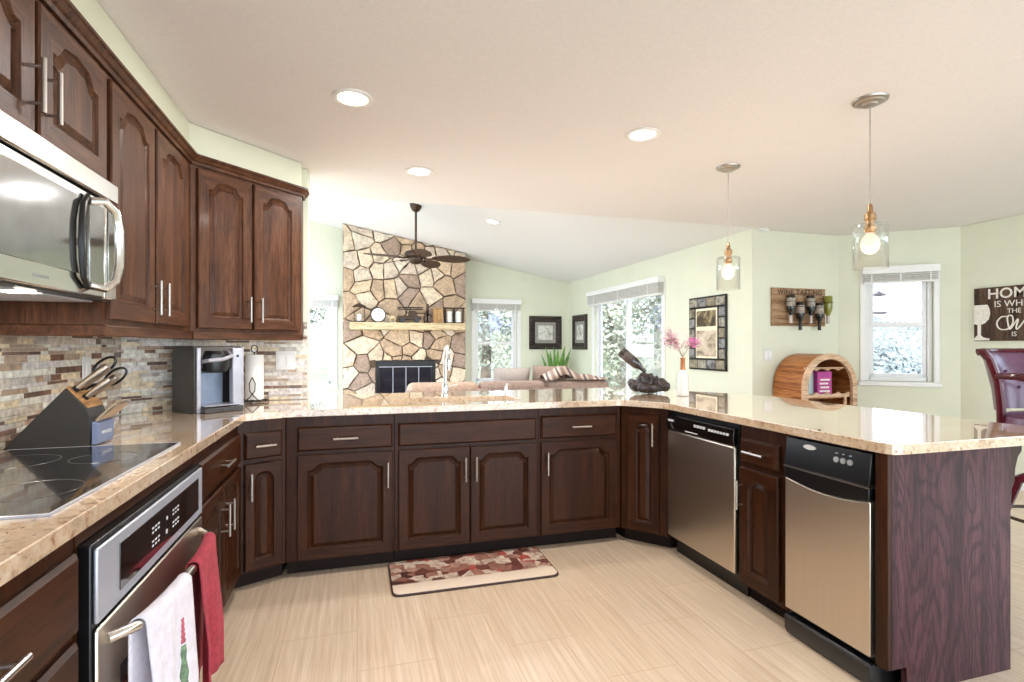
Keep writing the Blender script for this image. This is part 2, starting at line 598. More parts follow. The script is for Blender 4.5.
def door(parent, x0, x1, z0, z1, kind='eyebrow', mats=('wz', 'wx'), name='door', st=0.052, handle=None, rise=0.035, th=0.02):
    """raised-panel door, local front at y=-th"""
    wd, h = x1 - x0, z1 - z0
    tr = 0.045
    ol, oi = [], []
    a, b = st, wd - st
    if b - a < 0.04:
        a, b = wd * 0.25, wd * 0.75
    def topz(t):          # t: 0..1 across the opening
        s = min(t, 1 - t) * 2
        if kind == 'arch':
            return h - tr - rise * (1 - math.sqrt(max(0.0, 1 - (1 - min(1, s / 0.98)) ** 2)))
        sh = 0.10 if kind == 'eyebrow' else 0.16
        ramp_w = 0.26 if kind == 'eyebrow' else 0.34
        q = min(1, max(0, (s - sh) / ramp_w))
        q = q * q * (3 - 2 * q)
        ext = 0.25 * min(1, max(0, (s - sh - ramp_w) / (1 - sh - ramp_w))) if kind != 'eyebrow' else 0.0
        return h - tr - rise + rise * (q * (1 - 0.2 * (kind != 'eyebrow')) + ext * 0.8)
    nb, ns, ntp = 4, 5, 30
    side = []
    for i in range(nb):
        t = i / nb; oi.append((a + (b - a) * t, st)); ol.append((wd * t, 0)); side.append(1)
    zr = topz(0)
    for i in range(ns):
        t = i / ns; oi.append((b, st + (zr - st) * t)); ol.append((wd, h * t)); side.append(0)
    for i in range(ntp):
        t = 1 - i / ntp; oi.append((a + (b - a) * t, topz(t))); ol.append((wd * t, h)); side.append(1)
    for i in range(ns):
        t = 1 - i / ns; oi.append((a, st + (zr - st) * t)); ol.append((0, h * t)); side.append(0)
    n = len(oi)
    P = lambda loop, y: [(x0 + p[0], y, z0 + p[1]) for p in loop]
    ins = lambda d: [(min(max(p[0], d), wd - d), min(max(p[1], d), h - d)) for p in ol]
    rings = [P(ol, 0.0), P(ol, -th + 0.005), P(ins(0.004), -th), P(oi, -th), P(offset_loop(oi, 0.005), -th + 0.008),
             P(offset_loop(oi, 0.014), -th + 0.014), P(offset_loop(oi, 0.034), -th + 0.004)]
    mb = MB()
    vs = [p for r_ in rings for p in r_]
    fs, mi = [], []
    for k in range(len(rings) - 1):
        for i in range(n):
            j = (i + 1) % n
            fs.append((k * n + i, k * n + j, (k + 1) * n + j, (k + 1) * n + i))
            mi.append(side[i] if k < 4 else 0)
    fs.append(tuple(range(n))[::-1]); mi.append(0)
    fs.append(tuple(range((len(rings) - 1) * n, len(rings) * n))); mi.append(0)
    mb.add(vs, fs, mi)
    d = mb.build(name, list(mats), parent, smooth=9)
    if handle:
        pull(d, *handle, th=th)
    return d

def drawer(parent, x0, x1, z0, z1, mats=('wx',), name='drawer', handle=True, th=0.02, hl=0.13):
    mb = MB()
    def lp(d, y):
        return [(x0 + d, y, z0 + d), (x1 - d, y, z0 + d), (x1 - d, y, z1 - d), (x0 + d, y, z1 - d)]
    mb.loft([lp(0, 0), lp(0, -th + 0.010), lp(0.004, -th + 0.006), lp(0.010, -th)])
    d = mb.build(name, list(mats), parent, smooth=0)
    if handle:
        pull(d, 'h', (x0 + x1) / 2, (z0 + z1) / 2, hl, th=th)
    return d

def pull(parent, o, x, z, ln=0.14, th=0.02, so=0.032):
    mb = MB()
    y = -th - so
    r = 0.0062
    if o == 'v':
        mb.tube([(x, y, z - ln / 2), (x, y, z + ln / 2)], r, 10)
        ps = [(x, z - ln * 0.34), (x, z + ln * 0.34)]
    else:
        mb.tube([(x - ln / 2, y, z), (x + ln / 2, y, z)], r, 10)
        ps = [(x - ln * 0.34, z), (x + ln * 0.34, z)]
    for px, pz in ps:
        mb.tube([(px, y, pz), (px, -th + 0.001, pz)], 0.0045, 8)
    return mb.build('handle', 'nickel', parent)

def cabinet(name, label, cat, loc, rot, wd, z0, z1, dp, mats=('wz',), foot=None, kick=True, group=None):
    """box carcass with its face at local y=0"""
    t = thing(name, label, cat, (loc[0], loc[1], 0), rot, group)
    b = MB()
    if foot:
        b.prism(foot, z0, z1)
    else:
        b.box(0.0008, wd - 0.0008, 0, dp, z0, z1)
    b.build('carcass', list(mats), t, bevel=0.0015, seg=1, smooth=0)
    if kick and z0 < 0.3:
        k = MB()
        if foot:
            k.prism([(p[0], p[1] + 0.06 if p[1] < 0.02 else p[1]) for p in foot], 0.001, z0)
        else:
            k.box(0.0008, wd - 0.0008, 0.06, dp, 0.001, z0)
        k.build('toe_kick', 'kick', t, smooth=0)
    return t

BZ0, BZ1 = 0.085, 0.8745
G = 'lower cabinets of the kitchen'
# ---- left run (fronts look towards +X): local x = +Y
FX = -0.585
RL = PI / 2
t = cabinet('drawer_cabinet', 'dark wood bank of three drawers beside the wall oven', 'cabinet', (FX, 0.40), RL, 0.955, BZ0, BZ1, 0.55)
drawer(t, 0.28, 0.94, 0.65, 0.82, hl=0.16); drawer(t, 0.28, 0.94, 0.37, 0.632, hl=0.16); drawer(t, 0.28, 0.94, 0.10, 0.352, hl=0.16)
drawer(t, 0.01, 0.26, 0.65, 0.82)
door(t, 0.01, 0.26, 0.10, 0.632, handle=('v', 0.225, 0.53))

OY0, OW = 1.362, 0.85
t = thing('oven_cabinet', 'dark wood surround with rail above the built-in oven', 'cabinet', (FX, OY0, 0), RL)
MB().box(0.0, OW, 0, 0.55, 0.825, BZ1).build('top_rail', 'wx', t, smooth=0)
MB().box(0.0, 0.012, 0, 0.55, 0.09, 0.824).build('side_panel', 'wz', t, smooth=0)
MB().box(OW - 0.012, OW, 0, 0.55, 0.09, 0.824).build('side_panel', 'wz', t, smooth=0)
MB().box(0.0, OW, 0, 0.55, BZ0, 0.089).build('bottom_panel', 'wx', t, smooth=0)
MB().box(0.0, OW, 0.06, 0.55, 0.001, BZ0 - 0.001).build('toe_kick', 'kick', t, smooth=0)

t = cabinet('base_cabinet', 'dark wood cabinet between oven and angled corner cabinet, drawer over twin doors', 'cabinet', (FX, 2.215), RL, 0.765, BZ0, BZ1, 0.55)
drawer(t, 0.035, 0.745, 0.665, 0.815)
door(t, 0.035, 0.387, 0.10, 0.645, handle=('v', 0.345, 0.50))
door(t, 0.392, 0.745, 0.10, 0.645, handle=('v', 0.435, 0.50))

# ---- corner cabinet, angled
A0, A1 = Vector((-0.584, 2.984)), Vector((-0.372, 3.092))
an = math.atan2((A1 - A0).y, (A1 - A0).x)
lw_ = (A1 - A0).length
inv = Matrix.Rotation(-an, 2)
ft = [tuple(inv @ (Vector(p) - A0)) for p in ((-0.584, 2.984), (-0.372, 3.092), (-0.372, 3.60), (-0.63, 3.60), (-1.11, 3.12), (-1.11, 2.984))]
t = cabinet('corner_cabinet', 'narrow angled dark wood corner cabinet below the coffee maker, drawer over arched door', 'cabinet', A0, an, lw_, BZ0, BZ1, 0.3, foot=ft)
drawer(t, 0.028, lw_ - 0.022, 0.672, 0.808, hl=0.10)
door(t, 0.028, lw_ - 0.022, 0.10, 0.65, 'arch', handle=('v', 0.052, 0.535), st=0.045, rise=0.05)

# ---- sink run
MY = 3.092
def mid(name, label, x0, x1):
    return cabinet(name, label, 'cabinet', (x0, MY), 0, x1 - x0, BZ0, BZ1, 0.55)
t = mid('base_cabinet', 'dark wood cabinet with drawer over one wide door, beside the sink cabinet toward the corner', -0.370, 0.205)
drawer(t, 0.058, 0.562, 0.685, 0.815); door(t, 0.058, 0.562, 0.095, 0.663, handle=('v', 0.535, 0.535))
# sink base: open box so that the bowl can hang in it
t = thing('sink_cabinet', 'dark wood sink cabinet with false drawer front and twin doors above the mat', 'cabinet', (0.207, MY, 0), 0)
wS = 0.861
MB().box(0, wS, 0, 0.03, BZ0, BZ1).build('face_frame', 'wz', t, smooth=0)
MB().box(0, 0.016, 0.031, 0.55, BZ0, BZ1).build('side_panel', 'wz', t, smooth=0)
MB().box(wS - 0.016, wS, 0.031, 0.55, BZ0, BZ1).build('side_panel', 'wz', t, smooth=0)
MB().box(0.017, wS - 0.017, 0.031, 0.55, BZ0, BZ0 + 0.016).build('bottom_panel', 'wx', t, smooth=0)
MB().box(0, wS, 0.06, 0.55, 0.001, BZ0 - 0.001).build('toe_kick', 'kick', t, smooth=0)
drawer(t, 0.018, 0.846, 0.685, 0.815, name='false_front', handle=False)
door(t, 0.018, 0.430, 0.095, 0.663, handle=('v', 0.402, 0.535)); door(t, 0.436, 0.846, 0.095, 0.663, handle=('v', 0.466, 0.535))
t = mid('base_cabinet', 'dark wood cabinet with drawer over one wide door, between sink cabinet and narrow angled door', 1.070, 1.632)
drawer(t, 0.014, 0.528, 0.685, 0.825); door(t, 0.014, 0.528, 0.095, 0.663, handle=('v', 0.050, 0.535))

# ---- angled door before the dishwasher
B0, B1 = Vector((1.634, 3.080)), Vector((1.828, 2.852))
an = math.atan2((B1 - B0).y, (B1 - B0).x)
lw_ = (B1 - B0).length
inv = Matrix.Rotation(-an, 2)
ft = [tuple(inv @ (Vector(p) - B0)) for p in ((1.634, 3.080), (1.828, 2.852), (2.40, 2.852), (2.40, 3.2), (2.05, 3.64), (1.634, 3.64))]
t = cabinet('corner_cabinet', 'narrow angled dark wood cabinet with single tall door next to the dishwasher', 'cabinet', B0, an, lw_, BZ0, BZ1, 0.3, foot=ft)
door(t, 0.045, 0.250, 0.10, 0.825, 'eyebrow', handle=('v', 0.218, 0.71), st=0.05, rise=0.03)

# ---- right run (fronts look towards -X): local x = -Y
RX = 1.83
RR = -PI / 2
t = cabinet('base_cabinet', 'slim dark wood cabinet between the two stainless appliances, drawer over arched door', 'cabinet', (RX, 2.212), RR, 0.307, BZ0, BZ1, 0.58)
drawer(t, 0.014, 0.262, 0.69, 0.808); door(t, 0.014, 0.262, 0.105, 0.665, 'arch', handle=('v', 0.036, 0.53), st=0.058, rise=0.06)
t = thing('end_panel', 'figured oak end panel of the peninsula beside the trash compactor', 'cabinet panel', (0, 0, 0))
MB().prism([(1.832, 0.10), (1.902, 0.10), (1.902, 0.001), (2.44, 0.001), (2.44, BZ1), (1.832, BZ1)], 1.436, 1.456, 'y').build('panel', 'wend', t, smooth=0)
MB().box(1.812, 1.8315, 1.436, 1.484, 0.10, BZ1).build('stile', 'wz', t, bevel=0.002)
# back wall of the peninsula (room side), closes the cabinets
tag(MB().prism([(2.42, 1.458), (2.44, 1.458), (2.44, 3.20), (2.06, 3.68), (-0.29, 3.68), (-0.29, 3.66), (2.05, 3.66), (2.42, 3.19)], 0.001, BZ1).build('peninsula_back_panel', 'wz', smooth=0),
    'dark wood back panel under the bar counter', 'cabinet panel')
t = MB()
prof = [(0.0, 0.872), (0.16, 0.872), (0.155, 0.845), (0.11, 0.825), (0.075, 0.78), (0.065, 0.73), (0.03, 0.70), (0.02, 0.64), (0.0, 0.62)]
t.prism([(2.442 + p[0] * 0.45, p[1]) for p in prof], 1.44, 1.50, 'y')
tag(t.build('corbel', 'wz', bevel=0.003), 'dark wood scroll corbel under the counter overhang at the end panel', 'corbel')

# ------------------------------------------------------------------ upper cabinets
UZ0, UZ1 = 1.30, 2.205
UX = -0.82
um = ('uz', 'ux')
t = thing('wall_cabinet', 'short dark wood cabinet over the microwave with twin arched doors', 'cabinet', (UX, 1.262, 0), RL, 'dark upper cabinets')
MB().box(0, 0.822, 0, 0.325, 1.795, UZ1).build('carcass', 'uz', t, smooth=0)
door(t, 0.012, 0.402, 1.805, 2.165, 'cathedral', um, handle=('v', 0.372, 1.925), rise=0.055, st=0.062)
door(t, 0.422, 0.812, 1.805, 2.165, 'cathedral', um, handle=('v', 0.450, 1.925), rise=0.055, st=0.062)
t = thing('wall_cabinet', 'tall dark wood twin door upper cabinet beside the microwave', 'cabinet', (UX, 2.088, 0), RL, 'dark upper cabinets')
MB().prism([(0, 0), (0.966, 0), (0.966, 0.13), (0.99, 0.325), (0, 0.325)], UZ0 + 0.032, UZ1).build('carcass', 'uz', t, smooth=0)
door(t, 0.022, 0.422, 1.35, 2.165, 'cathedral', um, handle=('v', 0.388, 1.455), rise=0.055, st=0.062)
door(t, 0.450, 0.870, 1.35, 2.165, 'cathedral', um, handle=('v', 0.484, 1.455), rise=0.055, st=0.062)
MB().prism([(0, -0.012), (0.968, -0.012), (0.968, 0.02), (0.016, 0.02), (0.016, 0.325), (0, 0.325)], UZ0 - 0.008, UZ0 + 0.031).build('light_rail', 'ux', t, bevel=0.004)
U0 = Vector((UX, 3.062))
t = thing('wall_cabinet', 'angled dark wood twin door upper cabinet above the coffee maker', 'cabinet', (U0.x, U0.y, 0), PI / 4, 'dark upper cabinets')
inv = Matrix.Rotation(-PI / 4, 2)
loc2 = lambda *ps: [tuple(inv @ (Vector(p) - U0)) for p in ps]
MB().prism(loc2((UX, 3.062), (-0.334, 3.548), (-0.334, 3.646), (-0.607, 3.646), (-0.95, 3.30), (-0.84, 3.20)), UZ0 + 0.032, UZ1).build('carcass', 'uz', t, smooth=0)
door(t, 0.030, 0.335, 1.35, 2.175, 'cathedral', um, handle=('v', 0.306, 1.46), rise=0.05, st=0.055)
door(t, 0.348, 0.655, 1.35, 2.175, 'cathedral', um, handle=('v', 0.377, 1.46), rise=0.05, st=0.055)
MB().prism([(0.008, -0.012), (0.690, -0.012), (0.690, 0.02), (0.008, 0.02)], UZ0 - 0.008, UZ0 + 0.031).build('light_rail', 'ux', t, bevel=0.004)

def sweep(path, prof, closed=False):
    """path of (x,y); prof of (out,z); mitred"""
    P = [Vector(p) for p in path]
    loops = []
    for i, p in enumerate(P):
        a = (P[i] - P[i - 1]).normalized() if i else (P[1] - P[0]).normalized()
        b = (P[i + 1] - P[i]).normalized() if i < len(P) - 1 else a
        na, nb = Vector((a.y, -a.x)), Vector((b.y, -b.x))
        m = (na + nb).normalized()
        k = 1 / max(0.3, m.dot(na))
        loops.append([(p.x + m.x * o * k, p.y + m.y * o * k, z) for o, z in prof])
    return MB().loft(loops)
cr = sweep([(UX, -0.9), (UX, 3.062), (-0.334, 3.548), (-0.334, 3.645)],
           [(0.001, 2.19), (0.012, 2.19), (0.014, 2.205), (0.022, 2.210), (0.032, 2.226), (0.038, 2.229), (0.038, 2.240), (0.001, 2.240), (-0.003, 2.238), (-0.003, 2.2065), (0.001, 2.2065)])
tag(cr.build('crown_molding', 'ux', smooth=20), 'dark wood crown molding running along the tops of the upper cabinets', 'molding')

# ------------------------------------------------------------------ countertop with sink cut-out
outer = [(-0.545, -1.2), (-0.545, 2.962), (-0.352, 3.052), (1.612, 3.052), (1.788, 2.832), (1.792, 1.402), (2.775, 1.402), (2.72, 3.02), (2.12, 3.95), (-0.30, 3.95),
         (-0.30, 3.643), (-0.6125, 3.643), (-1.143, 3.1125), (-1.143, -1.2)]
hole = [(0.30, 3.19), (1.00, 3.19), (1.00, 3.56), (0.30, 3.56)]
def rounded(poly, r, n=4, idx=None):
    out = []
    m = len(poly)
    for i, p in enumerate(poly):
        if idx is not None and i not in idx:
            out.append(p); continue
        p0, p1, pv = Vector(poly[i - 1]), Vector(poly[(i + 1) % m]), Vector(p)
        a, b = pv + (p0 - pv).normalized() * r, pv + (p1 - pv).normalized() * r
        for k in range(n + 1):
            s = k / n
            out.append(tuple((1 - s) ** 2 * a + 2 * s * (1 - s) * pv + s * s * b))
    return out
outer_r = rounded(outer, 0.05, 4, {2, 3, 4, 5, 6, 8})
hole_r = rounded(hole, 0.05, 5)
bm = bmesh.new()
def ring(poly, z):
    vs = [bm.verts.new((p[0], p[1], z)) for p in poly]
    return vs, [bm.edges.new((vs[i], vs[(i + 1) % len(vs)])) for i in range(len(vs))]
ot, oe = ring(outer_r, 0.914)
ht, he = ring(hole_r, 0.914)
bmesh.ops.triangle_fill(bm, edges=oe + he, use_beauty=True)
ext = bmesh.ops.extrude_face_region(bm, geom=list(bm.faces))
for v_ in ext['geom']:
    if isinstance(v_, bmesh.types.BMVert):
        v_.co.z = 0.8755
bmesh.ops.recalc_face_normals(bm, faces=bm.faces)
me = bpy.data.meshes.new('countertop')
bm.to_mesh(me); bm.free()
me.materials.append(M['granite'])
ct = bpy.data.objects.new('countertop', me)
C.objects.link(ct)
md = ct.modifiers.new('bev', 'BEVEL'); md.width = 0.007; md.segments = 3; md.limit_method = 'ANGLE'; md.angle_limit = R(60)
tag(ct, 'golden granite countertop wrapping round the whole kitchen', 'countertop')

sk = MB()
def sl(d, z, r=0.05):
    return [(p[0], p[1], z) for p in rounded([(0.30 - d, 3.19 - d), (1.00 + d, 3.19 - d), (1.00 + d, 3.56 + d), (0.30 - d, 3.56 + d)], r, 5)]
sk.loft([sl(0.02, 0.8745), sl(0.002, 0.8745), sl(0.0, 0.865), sl(-0.01, 0.71), sl(-0.04, 0.69)], False, True)
o = sk.build('sink', 'steel', smooth=40, solid=0.002)
tag(o, 'stainless undermount sink set in the granite counter', 'sink')

fx, fy = 0.585, 3.66
t = thing('faucet', 'tall chrome kitchen faucet with pull-down spout behind the sink', 'faucet', (fx, fy, 0.9145))
MB().lathe([(0.027, 0), (0.027, 0.008), (0.020, 0.014), (0.020, 0.075), (0.016, 0.085)], 20).build('base', 'chrome', t)
MB().tube([(0, 0, 0.08), (0, 0, 0.26), (0, -0.02, 0.31), (0, -0.06, 0.34), (0, -0.105, 0.335), (0, -0.135, 0.30), (0, -0.142, 0.26)], 0.012, 12).build('spout', 'chrome', t)
MB().lathe([(0.013, 0), (0.017, -0.02), (0.018, -0.09), (0.014, -0.10)], 16, (0, -0.142, 0.265)).build('spray_head', 'chrome', t)
MB().tube([(0.018, 0, 0.05), (0.045, 0, 0.06), (0.085, -0.01, 0.075)], [0.008, 0.007, 0.005], 8).build('handle', 'chrome', t)
t = thing('soap_dispenser', 'small chrome soap dispenser on the counter beside the sink', 'soap dispenser', (1.03, 3.68, 0.9145))
MB().lathe([(0.018, 0), (0.018, 0.006), (0.011, 0.012), (0.011, 0.05)], 16).build('body', 'chrome', t)
MB().tube([(0, 0, 0.048), (0, 0, 0.068), (0, -0.02, 0.074), (0, -0.06, 0.068)], 0.007, 10).build('spout', 'chrome', t)

# ------------------------------------------------------------------ appliances
t = thing('wall_oven', 'stainless built-in wall oven with black display under the cooktop', 'oven', (FX, OY0, 0), RL)
e0, e1 = 0.015, OW - 0.015
MB().box(e0, e1, 0.0, 0.53, 0.10, 0.822).build('body', 'black', t, smooth=0)
MB().box(e0 - 0.008, e1 + 0.008, -0.026, -0.0005, 0.095, 0.823).build('trim', 'black', t, bevel=0.003)
pn = MB().box(e0, e1, -0.036, -0.0265, 0.645, 0.812).build('control_panel', 'steelx', t, bevel=0.004)
gl_ = MB().box(0.125, e1 - 0.055, -0.0385, -0.0362, 0.672, 0.785).build('display', 'blackgl', pn, bevel=0.001)
pr = MB()
for cx, cz in ((0.36, 0.745), (0.36, 0.708), (0.53, 0.745), (0.53, 0.708)):
    for k in range(3):
        pr.box(cx - 0.03 + k * 0.022, cx - 0.03 + k * 0.022 + 0.014, -0.0391, -0.0386, cz + 0.004, cz + 0.009)
        pr.box(cx - 0.03 + k * 0.022, cx - 0.03 + k * 0.022 + 0.012, -0.0391, -0.0386, cz - 0.008, cz - 0.003)
pr.box(0.44, 0.452, -0.0391, -0.0386, 0.70, 0.712); pr.box(0.445, 0.455, -0.0391, -0.0386, 0.74, 0.75)
pr.build('marking', 'ink', gl_, smooth=0)
dr = MB().box(e0, e1, -0.036, -0.0265, 0.12, 0.632).build('door', 'steel', t, bevel=0.005)
MB().box(0.13, e1 - 0.11, -0.0375, -0.0362, 0.20, 0.49).build('window', 'blackgl', dr, bevel=0.001)
def bow(ya):
    pts = []
    for k in range(17):
        s = k / 16
        x = 0.058 + (OW - 0.116) * s
        pts.append((x, -0.038 - 0.072 * min(1, max(0.0, math.sin(PI * s)) ** 0.33 * 1.02), 0.592 + ya))
    return pts
MB().tube(bow(0), 0.0125, 12).build('handle', 'steely', dr)

# towels over the handle
def bow_y(x):
    s = (x - 0.058) / (OW - 0.116)
    return -0.038 - 0.072 * min(1, max(0.0, math.sin(PI * s)) ** 0.33 * 1.02)
def towel(name, label, mats, x0, x1, zf, zb, phase, grp, paint=None, skew=0.0, amp=0.012):
    nu, mb = 22, MB()
    rows = []
    zt = 0.592
    prof = []
    nb = 14
    for k in range(nb + 1):
        prof.append(('b', zb + (zt - zb) * k / nb))
    for k in range(1, 8):
        prof.append(('t', PI * k / 8))
    for k in range(nb + 5):
        prof.append(('f', zt - (zt - zf) * k / (nb + 4)))
    grid = []
    for kind, q in prof:
        row = []
        for i in range(nu + 1):
            u = i / nu
            x = x0 + (x1 - x0) * u
            yc = bow_y(min(max(x, 0.08), OW - 0.08))
            if kind == 't':
                y, z = yc + 0.018 * math.cos(q), zt + 0.018 * math.sin(q)
            else:
                dz = zt - q
                fall = min(1, dz / 0.25)
                wv = amp * fall * math.sin(u * 7.5 + phase) + 0.006 * fall * math.sin(u * 17 + phase * 2 + dz * 3)
                pinch = 1 - 0.10 * fall * math.sin(min(1, dz / 0.35) * PI / 2)
                x = (x0 + x1) / 2 + (x - (x0 + x1) / 2) * pinch + skew * dz
                y = yc + (0.018 + abs(wv) * 0.3 if kind == 'b' else -0.018 - wv - 0.012 * fall)
                y = min(y, -0.043) if kind == 'b' else y
                z = q - 0.018 * fall * u * (1 if kind == 'f' else -1)
            row.append((x, y, z))
        grid.append(row)
    vs = [p for r_ in grid for p in r_]
    fs, mi = [], []
    for k in range(len(grid) - 1):
        for i in range(nu):
            a = k * (nu + 1) + i
            fs.append((a, a + 1, a + nu + 2, a + nu + 1))
            mi.append(0)
    mb.add(vs, fs, mi)
    t_ = mb.build(name, mats, loc=(FX, OY0, 0), rot=RL, smooth=80, solid=0.004)
    tag(t_, label, 'towel', grp)
    if paint:
        def surf(u, dz, lift):
            fall = min(1, dz / 0.25)
            x = x0 + (x1 - x0) * u
            yc = bow_y(min(max(x, 0.08), OW - 0.08))
            wv = amp * fall * math.sin(u * 7.5 + phase) + 0.006 * fall * math.sin(u * 17 + phase * 2 + dz * 3)
            pinch = 1 - 0.10 * fall * math.sin(min(1, dz / 0.35) * PI / 2)
            x = (x0 + x1) / 2 + (x - (x0 + x1) / 2) * pinch + skew * dz
            return (x, yc - 0.018 - wv - 0.012 * fall - lift, zt - dz - 0.018 * fall * u)
        for (da, db, wa, wb, mt, uc) in paint:
            mp_ = MB(); n_ = 14
            rows = []
            for i in range(n_ + 1):
                dz = da + (db - da) * i / n_
                hw = (wa + (wb - wa) * i / n_) * (0.8 + 0.25 * math.sin(i * 2.1)) / (x1 - x0)
                rows.append([surf(uc + hw * (k / 2 - 1), dz, 0.0032) for k in range(5)])
            vs = [p for r_ in rows for p in r_]
            mp_.add(vs, [(i * 5 + k, i * 5 + k + 1, i * 5 + k + 6, i * 5 + k + 5) for i in range(n_) for k in range(4)])
            mp_.build('printed_motif', mt, t_, smooth=60, solid=0.0006)
    return t_
M['redtowel'] = plain('red terry', (160, 54, 66), 0.95, var=0.12, scale=60, bmp=0.5)
M['whitetowel'] = plain('white cotton', (220, 214, 222), 0.9, var=0.04, scale=40, bmp=0.2)
M['printgreen'] = plain('printed green', (104, 128, 100), 0.9, var=0.25, scale=60)
M['printred'] = plain('printed red', (170, 84, 98), 0.9, var=0.2, scale=60)
tw = towel('dish_towel', 'white dish towel with a green and red print hanging on oven handle', 'whitetowel', 0.105, 0.355, 0.10, 0.36, 0.4, 'towels on the oven handle', amp=0.010, paint=((0.07, 0.135, 0.006, 0.010, 'printred', 0.68), (0.14, 0.40, 0.010, 0.026, 'printgreen', 0.68)))
towel('dish_towel', 'plain red towel hanging on the oven handle', 'redtowel', 0.44, 0.705, 0.20, 0.15, 2.2, 'towels on the oven handle', amp=0.018)

# cooktop
t = thing('cooktop', 'black glass cooktop set in the granite beside the knife block', 'cooktop', (0, 0, 0.9142))
MB().box(-1.09, -0.603, 1.30, 2.125, 0.0, 0.005).build('glass_top', 'blackgl', t, bevel=0.002)
rim = MB()
for (a, b, c, d_) in ((-1.094, -0.600, 1.296, 1.2995), (-1.094, -0.600, 2.1255, 2.129), (-0.6025, -0.599, 1.2995, 2.1255), (-1.094, -1.0905, 1.2995, 2.1255)):
    rim.box(a, b, c, d_, 0.0, 0.0055)
rim.build('edge_trim', 'steelx', t, smooth=0)
rg = MB()
for (cx, cy, r_) in ((-0.74, 1.52, 0.10), (-0.97, 1.52, 0.075), (-0.74, 1.90, 0.085), (-0.97, 1.90, 0.11)):
    rg.tube([(cx + r_ * math.cos(2 * PI * k / 32), cy + r_ * math.sin(2 * PI * k / 32), 0.005) for k in range(32)], 0.0006, 4, closed=True)
M['ring'] = plain('burner ring print', (60, 60, 62), 0.3)
rg.build('burner_marking', 'ring', t)

# microwave
t = thing('microwave', 'stainless over-the-range microwave with large loop handle', 'microwave', (-0.765, 1.290, 0), RL)
MW, z0, z1 = 0.762, 1.405, 1.790
MB().box(0, MW, 0.022, 0.36, z0, z1 - 0.002).build('body', 'black', t, smooth=0)
MB().box(0, MW, -0.006, 0.021, 1.722, z1 - 0.002).build('vent_panel', 'steely', t, bevel=0.006)
dd = MB().box(0, 0.672, 0.0, 0.021, z0 + 0.004, 1.716).build('door', 'steely', t, bevel=0.005)
MB().box(0.0, 0.560, -0.003, -0.0005, z0 + 0.062, 1.690).build('window', 'mwglass', dd, bevel=0.001)
MB().box(0.572, 0.664, -0.003, -0.0005, z0 + 0.040, 1.690).build('glass_panel', 'mwglass', dd, bevel=0.001)
hp = []
for k in range(28):
    a = 2 * PI * k / 28
    c_, s_ = math.cos(a), math.sin(a)
    hp.append((0.585 + 0.055 * (abs(c_) ** 0.7) * (1 if c_ > 0 else -1), -0.028 - 0.018 * (abs(c_) ** 2 * (c_ > 0)), 1.565 + 0.135 * (abs(s_) ** 0.55) * (1 if s_ > 0 else -1)))
arc = [(0.575, -0.001, 1.690), (0.60, -0.03, 1.698), (0.632, -0.045, 1.672), (0.645, -0.05, 1.62), (0.648, -0.05, 1.565), (0.645, -0.05, 1.51), (0.632, -0.045, 1.458), (0.60, -0.03, 1.432), (0.575, -0.001, 1.44)]
MB().tube(arc, 0.0125, 10).build('handle', 'steely', dd)
arc2 = [(p[0] - 2 * (p[0] - 0.572) , p[1] * 0.25 - 0.001, p[2]) for p in arc]
MB().tube(arc2, 0.008, 10).build('recess_ring', 'black', dd)
MB().box(0.679, MW, 0.0, 0.021, z0 + 0.004, 1.716).build('control_panel', 'steely', t, bevel=0.005)
MB().box(0.695, MW - 0.014, -0.003, -0.0005, z0 + 0.045, 1.695).build('keypad', 'mwglass', t, bevel=0.001)
lg = MB()
for k in range(9):
    lg.box(0.29 + k * 0.008, 0.2955 + k * 0.008, -0.0008, -0.0003, 1.432, 1.439)
M['graymark'] = plain('grey print', (150, 150, 150), 0.5)
lg.build('marking', 'graymark', dd, smooth=0)
un = MB()
un.box(0.04, 0.32, 0.05, 0.30, z0 - 0.006, z0 - 0.0005); un.box(0.44, 0.72, 0.05, 0.30, z0 - 0.006, z0 - 0.0005)
un.build('grease_filter', 'steelx', t, bevel=0.002)
MB().box(0.33, 0.43, 0.06, 0.12, z0 - 0.005, z0 - 0.0005).build('lamp_lens', 'lens', t)
ld = bpy.data.lights.new('hood_lamp', 'AREA'); ld.shape = 'RECTANGLE'; ld.size = 0.10; ld.size_y = 0.06; ld.energy = 4.5; ld.color = (1.0, 0.93, 0.82)
lo = bpy.data.objects.new('hood_lamp', ld); C.objects.link(lo); lo.parent = t; lo.location = (0.38, 0.09, z0 - 0.008)

# dishwasher
t = thing('dishwasher', 'stainless dishwasher with black control strip beside the angled cabinet', 'dishwasher', (RX, 2.834, 0), RR)
W_ = 0.617
MB().box(0, W_, 0.0, 0.56, 0.10, 0.870).build('body', 'black', t, smooth=0)
MB().box(0.012, W_ - 0.012, -0.022, -0.0005, 0.118, 0.752).build('door', 'steel', t, bevel=0.006)
cp = MB().prism([(-0.0005, 0.758), (-0.024, 0.758), (-0.030, 0.80), (-0.024, 0.842), (-0.0005, 0.848)], 0.012, W_ - 0.012, 'x').build('control_panel', 'blackgl', t, bevel=0.002)
bt = MB()
for k in range(4):
    bt.box(0.285 + k * 0.026, 0.303 + k * 0.026, -0.0325, -0.0285, 0.806, 0.820)
for k in range(7):
    bt.box(0.41 + k * 0.024, 0.426 + k * 0.024, -0.0325, -0.0285, 0.803, 0.815)
bt.build('button', 'ink', cp, smooth=0)
mk = MB().box(0.03, 0.085, -0.0322, -0.0285, 0.808, 0.820).box(0.20, 0.31, -0.0300, -0.0265, 0.767, 0.772)
mk.build('marking', 'ink', cp, smooth=0)
MB().box(0.0, W_, 0.05, 0.5, 0.001, 0.098).build('toe_kick', 'black', t, smooth=0)

